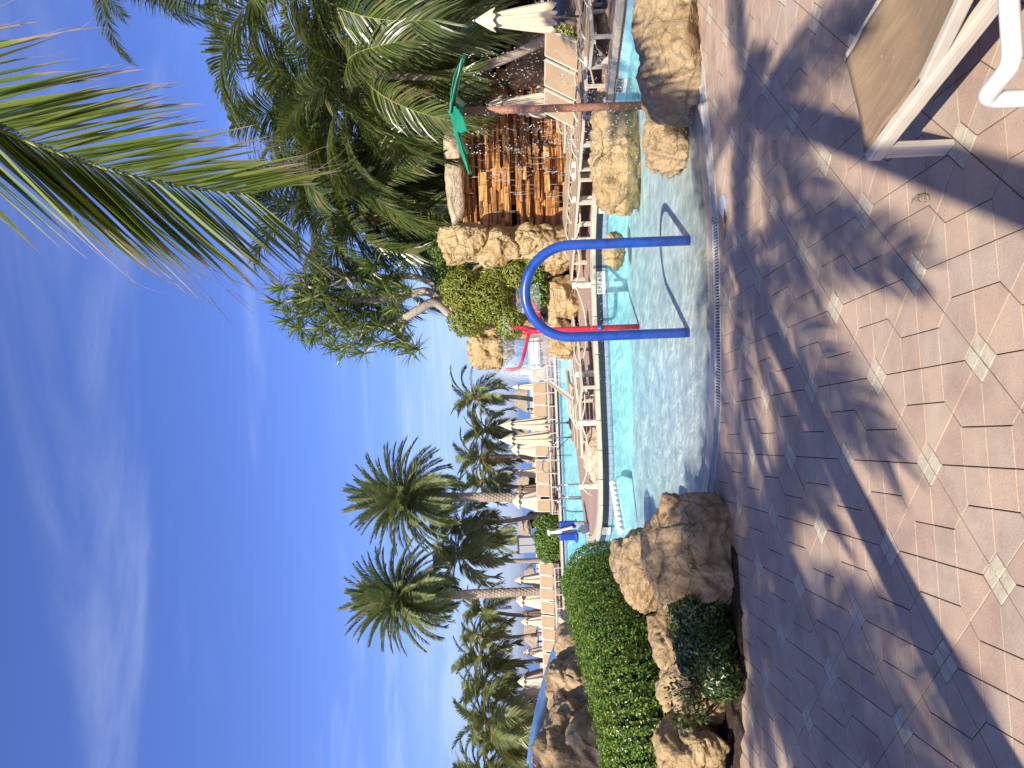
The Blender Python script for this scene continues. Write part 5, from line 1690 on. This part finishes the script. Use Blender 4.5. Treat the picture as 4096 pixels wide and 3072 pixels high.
# row on the far terrace
xs = []
y = 1490
i = 0
while y < 2760:
    if not (2050 < y < 2250):
        xs.append(y)
    y += 54
words = ['first', 'second', 'third', 'fourth', 'fifth', 'sixth', 'seventh', 'eighth', 'ninth', 'tenth', 'eleventh', 'twelfth']
ra = [v for v in xs if v < 2100]; rb = [v for v in xs if v > 2100]
for grp, nm in ((ra, 'right of the clipped hedge'), (rb, 'left of the clipped hedge')):
    for k, yy in enumerate(grp):
        p = PT(2200, yy, TY + .75)
        lounger(f'{words[k]} raised tan lounger from the right in the far row {nm}', (p.x, p.y), R(90) + rng.gauss(0, .05), 62, ZT, 'raised loungers in the far terrace row')

# ------------------------------------------------------------------ closed umbrellas
def umbrella(label, base, h, r, seed, mat='canopy', open_=0.0, tilt=(0, 0), polez=.0, group='closed cream umbrellas'):
    e = empty('closed_umbrella', base, 0, label, 'umbrella', group)
    e.rotation_euler = (tilt[0], tilt[1], 0)
    rr = random.Random(seed)
    n = 48; hem = h * .36
    prof = []
    Z = np.linspace(0, 1, 14)
    V, F = [], []
    folds = 8
    ph = rr.uniform(0, 6)
    for z in Z:
        zz = h * .965 - (h * .965 - hem) * z
        rad = r * (.12 + .88 * z ** .72) * (1 - .12 * (z > .93))
        for k in range(n):
            th = 2 * math.pi * k / n
            f = .5 + .5 * math.cos(folds * th + ph + .8 * math.sin(3 * z))
            rad2 = rad * (1 - (.42 - .25 * open_) * (1 - f) * min(1, z * 2.2))
            zo = -.05 * h * (f - .5) * (z > .95)
            V.append((rad2 * math.cos(th), rad2 * math.sin(th), zz + zo))
    for i in range(len(Z) - 1):
        for k in range(n): F.append((i * n + k, i * n + (k + 1) % n, (i + 1) * n + (k + 1) % n, (i + 1) * n + k))
    link('canopy', mesh_np('canopy', V, F, M[mat], True), e)
    # flared vent cap on top
    V, F = [], []
    for i, z in enumerate(np.linspace(0, 1, 6)):
        zz = h * .985 - h * .15 * z
        rad = r * (.06 + .62 * z ** .9)
        for k in range(n):
            th = 2 * math.pi * k / n
            V.append((rad * (1 + .10 * math.cos(folds * th + ph) * z) * math.cos(th), rad * (1 + .10 * math.cos(folds * th + ph) * z) * math.sin(th), zz - .012 * h * math.cos(folds * th + ph) * (z > .9)))
    for i in range(5):
        for k in range(n): F.append((i * n + k, i * n + (k + 1) % n, (i + 1) * n + (k + 1) % n, (i + 1) * n + k))
    link('vent_cap', mesh_np('vent_cap', V, F, M[mat], True), e)
    MB().lathe([(.001, .985 * h), (.02, .985 * h + .005), (.028, .985 * h + .03), (.02, .985 * h + .055), (.001, .985 * h + .065)], 10).build('finial', M['steel'], e)
    MB().tube([(0, 0, 0), (0, 0, h * .97)], .021, 8).build('pole', M['steel'], e)
    MB().lathe([(.001, .0), (.28, .0), (.28, .04), (.2, .09), (.05, .13), (.04, .2), (.001, .2)], 18).build('stand', M['dark_metal'], e)
    return e
b = G(2396, 62, ZD)
umbrella('near closed cream umbrella at the right edge on a dark dome base', b, PT(1893, 40, b.y).z - ZD, .30, 1)
p = PT(2300, 425, 18.6)
umbrella('tilted closed cream umbrella behind the brown pole', (p.x, p.y, ZD), 2.25, .34, 2, tilt=(0, .06), open_=.5)
b = G(2290, 1690, ZD)
umbrella('right one of the two tall cream umbrellas by the island loungers', b, PT(1996, 1684, b.y).z - ZD, .27, 3)
b = G(2312, 1748, ZD)
umbrella('left one of the two tall cream umbrellas by the island loungers', b, PT(1998, 1752, b.y).z - ZD, .27, 4)
far_u = [
    ('far closed umbrella seen at the edge of the water curtain', 2047, 1548, 43, .24, 0, 'canopy'),
    ('far closed umbrella seen through the water curtain', 2050, 1490, 43, .26, .2, 'canopy'),
    ('half open cream umbrella just left of the two tall ones', 2042, 1798, 42, .52, 1, 'canopy'),
    ('slim far umbrella between the thatched huts', 2056, 1893, 43, .36, .3, 'canopy'),
    ('grey shaded closed umbrella right of the date palm trunk', 2062, 1955, 43, .34, .3, 'canopy_shade'),
    ('wide half open cream umbrella in front of the date palm trunk', 2047, 2006, 40, .62, 1, 'canopy'),
    ('closed cream umbrella left of the curved palm trunk', 2055, 2322, 42, .42, .6, 'canopy'),
    ('wide half open umbrella left of the second date palm trunk', 2061, 2402, 42, .56, 1, 'canopy'),
    ('brown closed umbrella in shade under the thin palm', 2086, 2452, 46, .30, .3, 'canopy_shade'),
    ('closed cream umbrella next to the brown one', 2081, 2486, 44, .38, .5, 'canopy'),
    ('closed cream umbrella beside the long thatched hut', 2090, 2610, 44, .38, .6, 'canopy'),
    ('dusty pink closed umbrella behind the rock wall end', 2096, 2698, 47, .40, .5, 'canopy_pink'),
    ('broad closed cream umbrella above the rock wall end', 2069, 2727, 43, .52, .9, 'canopy'),
    ('closed cream umbrella right above the blue slide', 2075, 2772, 44, .42, .8, 'canopy'),
    ('umbrella tip peeking over the slide by the dark tree', 2096, 2830, 47, .42, .8, 'canopy'),
    ('umbrella tip peeking over the slide farther left', 2088, 2960, 45, .42, .8, 'canopy'),
]
for i, (lab, tx, ty, Y, r_, op, mt) in enumerate(far_u):
    t = PT(tx, ty, Y)
    umbrella(lab, (t.x, t.y, ZT), t.z - ZT, r_, 20 + i, mt, op, group='closed umbrellas on the far terrace')

# ------------------------------------------------------------------ handrails, lift, cabin
def rail(label, pts, r_=.024, name='handrail', extra=()):
    e = empty(name, pts[0], 0, label, 'handrail')
    MB().tube([Vector(p) - Vector(pts[0]) for p in pts], r_, 8).build('bent_tube', M['steel'], e)
    for a, b_ in extra: MB().tube([Vector(a) - Vector(pts[0]), Vector(b_) - Vector(pts[0])], r_ * .8, 6).build('rung', M['steel'], e)
    return e
def ladder(y0, Y, label):
    a, b_ = PT(2225, y0, Y), PT(2225, y0 + 66, Y - .2)
    for k in range(2):
        pass
    L_ = []
    ztop = PT(2226, y0, Y).z
    P = [Vector((a.x, a.y, ZD - .02)), Vector((a.x, a.y, ztop - .18))] + arc((a.x - .16, a.y + .05, ztop - .18), .16, 0, R(80), 5, (1, 0, 0), (0, 0, 1)) + [Vector((b_.x + .05, b_.y + .3, ztop - .25)), Vector((b_.x, b_.y + .35, ztop - .45)), Vector((b_.x, b_.y + .35, ZW - .5))]
    return P
Yl = 22.4
l1 = ladder(1940, Yl, ''); l2 = [p + Vector((-.34, -.25, 0)) for p in ladder(1940, Yl, '')]
rail('right bent steel ladder rail at the island edge', l1, extra=[(l1[-1] + Vector((0, 0, .55)), l1[0] + Vector((0, 0, .05)))])
rail('left bent steel ladder rail at the island edge', l2, extra=[(l2[-1] + Vector((0, 0, .55)), l2[0] + Vector((0, 0, .05)))])
q0 = PT(2235, 1845, TY - .4); q1 = PT(2172, 1845, TY - .4); q2 = PT(2175, 1890, TY - .2); q3 = PT(2200, 1900, TY)
rail('steel handrail stepping down into the far pool', [PT(2250, 1760, TY - 1.4), PT(2225, 1768, TY - 1.3), PT(2180, 1835, TY - .6), PT(2172, 1845, TY - .5), PT(2172, 1880, TY - .2), PT(2176, 1888, TY - .1), PT(2232, 1892, TY + .1)], .03, extra=[(PT(2172, 1845, TY - .5), PT(2252, 1845, TY - .5))])

lp = G(2356, 2128, ZD)
e = empty('pool_lift', lp, 0, 'white pool lift with blue seat on the tip of the island deck', 'pool lift')
s = lp.y / FPX
def LP(x, y, dy=0.0): return PT(x, y, lp.y + dy) - lp
o = MB().add(*[[LP(2358, 2135), LP(2358, 2098), LP(2335, 2095), LP(2318, 2120), LP(2330, 2136)] + [v + Vector((0, .25, 0)) for v in [LP(2358, 2135), LP(2358, 2098), LP(2335, 2095), LP(2318, 2120), LP(2330, 2136)]],
               [(0, 1, 2, 3, 4), (9, 8, 7, 6, 5)] + [(i, (i + 5), (i + 1) % 5 + 5, (i + 1) % 5) for i in range(5)]]).build('base_housing', M['whitepaint'], e)
MB().bar(LP(2340, 2122, .1), LP(2190, 2130, .1), .10, .07).build('mast', M['whitepaint'], e)
MB().bar(LP(2196, 2132, .1), LP(2290, 2108, .05), .07, .06).build('swing_arm', M['whitepaint'], e)
MB().bar(LP(2192, 2118, .1), LP(2196, 2140, .1), .14, .06).build('mast_head', M['whitepaint'], e)
o = MB().box(LP(2275, 2147, -.05), (.20, .08, .52)).build('seat_back', M['seatblue'], e); bevel(o, .04, 3)
o = MB().box(LP(2304, 2146, -.28), (.26, .42, .07)).build('seat_pan', M['seatblue'], e); bevel(o, .03, 3)
o = MB().box(LP(2270, 2098, .2), (.20, .10, .46)).build('battery_cover', M['seatblue'], e); bevel(o, .04, 3)
o = MB().box(LP(2320, 2092, .15), (.10, .12, .30)).build('grey_cover', simple('grey cloth cover', (.30, .28, .31), .8, .2), e); bevel(o, .03, 2)
MB().tube([LP(2305, 2088, .15), LP(2302, 2078, .1)], .02, 6).build('joystick', M['dark_metal'], e)

cb = PT(2130, 2180, 43); cb.z = ZT
e = empty('grey_cabin', cb, R(4), 'grey upright cabin behind the clipped hedge', 'cabin')
w_, h_ = .86, PT(2074, 2180, 43).z - ZT
for k, x in enumerate((-.22, .22)): MB().box((x, -.01, h_ / 2), (.40, .06, h_ - .08)).build('panel', M['grey_cabin'], e)
MB().box((0, .4, h_ / 2), (w_, .72, h_)).build('body', M['grey_cabin'], e)
MB().box((0, .4, h_ + .03), (w_ + .1, .86, .06)).build('roof', M['dark_metal'], e)
lpz = PT(2010, 2008, 46)
e = empty('light_pole', (lpz.x, lpz.y, ZT), 0, 'slim pole with a white tube lamp and bracket near the date palm', 'lamp post')
MB().tube([(0, 0, 0), (0, 0, lpz.z - ZT + .45)], .035, 8).build('pole', M['dark_metal'], e)
MB().tube([(0, -.12, lpz.z - ZT - .75), (0, -.12, lpz.z - ZT + .1)], .05, 8).build('white_tube', M['whitepaint'], e)
MB().bar((-.3, 0, lpz.z - ZT + .3), (.3, 0, lpz.z - ZT + .3), .05, .04).build('bracket', M['dark_metal'], e)

# fence between terrace and beach
fen = empty('terrace_fence', (0, 50, ZT), 0, 'low dark post and cable fence along the far terrace edge', 'fence')
for k in range(27):
    MB().tube([(-26 + 1.6 * k, 0, 0), (-26 + 1.6 * k, 0, 1.0)], .035, 6).build('post', M['dark_metal'], fen)
for z in (.35, .65, .95): MB().tube([(-26, 0, z), (15.6, 0, z)], .014, 4).build('cable', M['dark_metal'], fen)
wl_ = MB().box((-7, 60.5, -.2), (60, .25, .9)).build('low_white_wall', M['whitepaint']); tag(wl_, 'low white wall between the terrace and the beach', 'wall')

# thatched huts on the beach
def hut(label, cx, y0, y1, xtop, xeave, Y, seed, depth=1.5):
    c = PT(xeave, (y0 + y1) / 2, Y); hw_ = abs(PT(xeave, y0, Y).x - PT(xeave, y1, Y).x) / 2
    zt_ = PT(xtop, (y0 + y1) / 2, Y).z; ze = c.z
    e = empty('thatched_hut', (c.x, c.y, ZT if Y < 62 else -1.6), 0, label, 'hut', 'thatched huts on the beach')
    z0 = e.location.z
    r = random.Random(seed); V, F = [], []
    n, mlev = 40, 7
    for i in range(mlev + 1):
        u = i / mlev
        for k in range(n):
            th = 2 * math.pi * k / n
            c_, s_n = math.cos(th), math.sin(th)
            sx = np.sign(c_) * abs(c_) ** .5; sy = np.sign(s_n) * abs(s_n) ** .5
            fx = hw_ * (.45 + .55 * u); fy = depth * (.05 + .95 * u)
            V.append((sx * fx * (1 + r.gauss(0, .012)), sy * fy, (zt_ - z0) + (ze - zt_) * u ** .85 + r.gauss(0, .03) * (u > 0) + (r.uniform(-.14, .02) if i == mlev else 0)))
    for i in range(mlev):
        for k in range(n): F.append((i * n + k, i * n + (k + 1) % n, (i + 1) * n + (k + 1) % n, (i + 1) * n + k))
    F.append(tuple(range(n)))
    link('thatch_roof', mesh_np('thatch_roof', V, F, M['thatch']), e)
    for sx in (-1, 1):
        for sy in (-1, 1):
            MB().tube([(sx * hw_ * .8, sy * depth * .75, 0), (sx * hw_ * .8, sy * depth * .75, ze - z0 + .1)], .09, 8).build('post', M['bark_coco'], e)
hut('thatched hut left of the water curtain behind a slim palm', 0, 1540, 1650, 2056, 2104, 60, 1)
hut('thatched hut half hidden behind the two tall umbrellas', 0, 1700, 1790, 2072, 2110, 64, 2)
hut('thatched hut behind the half open umbrella by the sea', 0, 1785, 1850, 2075, 2112, 66, 6)
hut('thatched hut behind the grey shaded umbrella', 0, 1885, 2000, 2068, 2112, 62, 3)
hut('thatched hut between the date palm and the grey cabin', 0, 2050, 2175, 2078, 2122, 60, 4)
hut('thatched hut partly behind the curved palm trunk', 0, 2255, 2345, 2098, 2132, 66, 5)
hut('long thatched hut alone to the left before the sea', 0, 2462, 2600, 2096, 2142, 60, 7)

# blue water slide on top of the tall rock wall
P = catmull([PT(2200, 2620, 14.2), PT(2168, 2700, 14.0), PT(2125, 2850, 13.6), PT(2092, 3000, 13.0), PT(2070, 3150, 12.6)], 6)
V, F = [], []
for i, p in enumerate(P):
    for k in range(7):
        th = math.pi * k / 6
        V.append((p.x, p.y + .5 + .32 * math.cos(th) * -1, p.z - .16 - .2 * math.sin(th)))
for i in range(len(P) - 1):
    for k in range(6): q = i * 7 + k; F.append((q, q + 1, q + 8, q + 7))
o = link('water_slide', mesh_np('water_slide', V, F, simple('slide blue gelcoat', (.12, .24, .44), .3, .5), True))
sm = o.modifiers.new('thick', 'SOLIDIFY'); sm.thickness = .05
tag(o, 'blue water slide trough along the top of the tall rock wall', 'water slide')

# small things in the left bed
lc = PT(2735, 2630, 7.35)
e = empty('garden_speaker', lc, 0, 'dark grey round lid of a garden speaker in the shaded shrub', 'speaker')
MB().lathe([(.001, .06), (.12, .055), (.175, .03), (.18, 0), (.17, -.012)], 24).build('lid', simple('dark grey plastic', (.07, .075, .085), .5, .4), e)
mb = MB()
for k in range(4): mb.lathe([(.145 - .006 * k, -.02 - .045 * k), (.165 - .006 * k, -.028 - .045 * k), (.165 - .006 * k, -.04 - .045 * k), (.145 - .006 * k, -.048 - .045 * k)], 24)
mb.lathe([(.14, -.01), (.13, -.3)], 16); mb.build('louvred_body', M['dark_metal'], e)
vb = G(2940, 2775, 0)
o = tag(bevel(MB().box((0, 0, .05), (.12, .12, .12)).build('valve_box', simple('green plastic box', (.02, .10, .075), .5, .4), None, loc=vb), .012, 2), 'small green valve box at the patio edge under the shrub', 'valve box')

# broken cream paver showing blue below, next to the grate
cpos = G(2895, 828)
ptch = empty('broken_paver', cpos, 0, 'broken paver exposing pale blue base beside the drain grate', 'broken paver')
r7 = random.Random(3)
def blob(rx, ry, n, seed, z):
    rr = random.Random(seed); return [(rx * math.cos(6.283 * i / n) * rr.uniform(.75, 1.15), ry * math.sin(6.283 * i / n) * rr.uniform(.75, 1.15)) for i in range(n)]
MB().prism(blob(.15, .10, 14, 1, 0), .001, .004).build('exposed_blue', simple('pale blue cement', (.34, .40, .50), .8, .2, var=.3, vscale=9), ptch, rot=(0, 0, .2))
MB().prism(blob(.07, .035, 10, 2, 0), .004, .0065).build('hole', simple('near black patch', (.02, .025, .03), .3, .5), ptch, loc=(-.10, -.04, 0))  # thin near-black patch laid on top to draw the hole
MB().prism(blob(.11, .07, 12, 5, 0), .004, .0075).build('chipped_edge', M['rock_yellow'], ptch, loc=(-.20, .03, 0))

# gecko curled on the paving: one continuous body
gp = G(3680, 790)
def gecko():
    me = bpy.data.meshes.new('gecko')
    k = 3.66 * 2 / 1.7 / FPX / 1.0
    V = []; E = []; Rd = []
    def GP(cx, cy, z): p = G(3600 + cx * 180 / 1659, 700 + cy * 180 / 1659); return Vector((p.x - gp.x, p.y - gp.y, z))
    spine = [(455, 1075, .006, .0018), (500, 960, .008, .0042), (570, 880, .010, .0062), (660, 820, .011, .0075), (760, 780, .011, .0088), (860, 760, .011, .0085), (950, 730, .010, .0062), (1030, 720, .007, .0045), (1090, 770, .005, .0036), (1105, 850, .004, .003), (1080, 930, .003, .0024), (1020, 985, .003, .0018), (940, 1000, .003, .0014), (890, 990, .003, .001)]
    for i, (cx, cy, z, r_) in enumerate(spine):
        V.append(GP(cx, cy, z)); Rd.append(r_)
        if i: E.append((i - 1, i))
    def limb(root, pts):
        prev = root
        for cx, cy, z, r_ in pts:
            V.append(GP(cx, cy, z)); Rd.append(r_); E.append((prev, len(V) - 1)); prev = len(V) - 1
    limb(3, [(640, 930, .006, .0022), (590, 990, .002, .0015)])
    limb(3, [(720, 960, .006, .0022), (810, 1000, .002, .0015)])
    limb(6, [(930, 900, .005, .0024), (990, 860, .004, .002), (1010, 940, .002, .0015)])
    limb(6, [(920, 650, .005, .0024), (960, 590, .004, .0018), (930, 490, .002, .0012)])
    me.from_pydata([tuple(v) for v in V], E, [])
    o = link('gecko', me, None, gp)
    sk = o.modifiers.new('skin', 'SKIN'); sk.use_smooth_shade = True
    for i, r_ in enumerate(Rd): me.skin_vertices[0].data[i].radius = (r_, r_ * .85)
    me.skin_vertices[0].data[4].use_root = True
    o.modifiers.new('sub', 'SUBSURF').levels = 2
    o.modifiers['sub'].render_levels = 2
    me.materials.append(simple('grey brown scales', (.20, .165, .11), .6, .3, var=.6, vscale=160, bscale=400, bstr=.4))
    return tag(o, 'small grey brown gecko curled on the sunlit pavers', 'gecko')
gecko()

# white tubular chair in the lower right corner
e = empty('tubular_chair', (1.35, 1.75, 0), 0, 'white tubular chair frame cut off at the lower right corner', 'chair')
za = .70
A0 = G(4050, 255, za); A1 = G(3930, 400, za - .01)
P = [Vector((1.95, A0.y + .03, za)), Vector((1.3, A0.y + .02, za)), A0 + Vector((.06, .0, 0)), A0, A0.lerp(A1, .5), A1 + (A0 - A1) * .12, A1 + Vector((0, 0, -.03)), A1 + Vector((.0, 0, -.10)), Vector((A1.x, A1.y, .3)), Vector((A1.x, A1.y, .0))]
P = [p - e.location for p in P]
def smooth_corner(P, n=2):
    for _ in range(n):
        Q = [P[0]]
        for a, b_ in zip(P[:-1], P[1:]): Q += [a.lerp(b_, .25), a.lerp(b_, .75)]
        Q.append(P[-1]); P = Q
    return P
PS = smooth_corner(P)
MB().tube(PS, .0245, 14).build('arm_and_leg', M['whitepaint'], e)
PB = [Vector((p.x, -(p.y) - .72, p.z)) for p in P]
MB().tube(smooth_corner(PB), .0245, 12).build('arm_and_leg', M['whitepaint'], e)
yA = P[0].y; yB = PB[0].y
MB().tube([P[0], P[0] + Vector((.05, 0, -.3)), P[0] + Vector((.15, 0, -.7))], .0245, 10).build('rear_leg', M['whitepaint'], e)
MB().tube([PB[0], PB[0] + Vector((.05, 0, -.3)), PB[0] + Vector((.15, 0, -.7))], .0245, 10).build('rear_leg', M['whitepaint'], e)
MB().tube([(P[-1].x, P[-1].y, .38), (P[-1].x, PB[-1].y, .38)], .02, 8).build('front_bar', M['whitepaint'], e)
MB().add([(P[-1].x, P[-1].y - .02, .39), (P[-1].x, PB[-1].y + .02, .39), (.62, yB + .05, .36), (.62, yA - .05, .36)], [(0, 1, 2, 3)]).build('sling_seat', M['sling'], e)
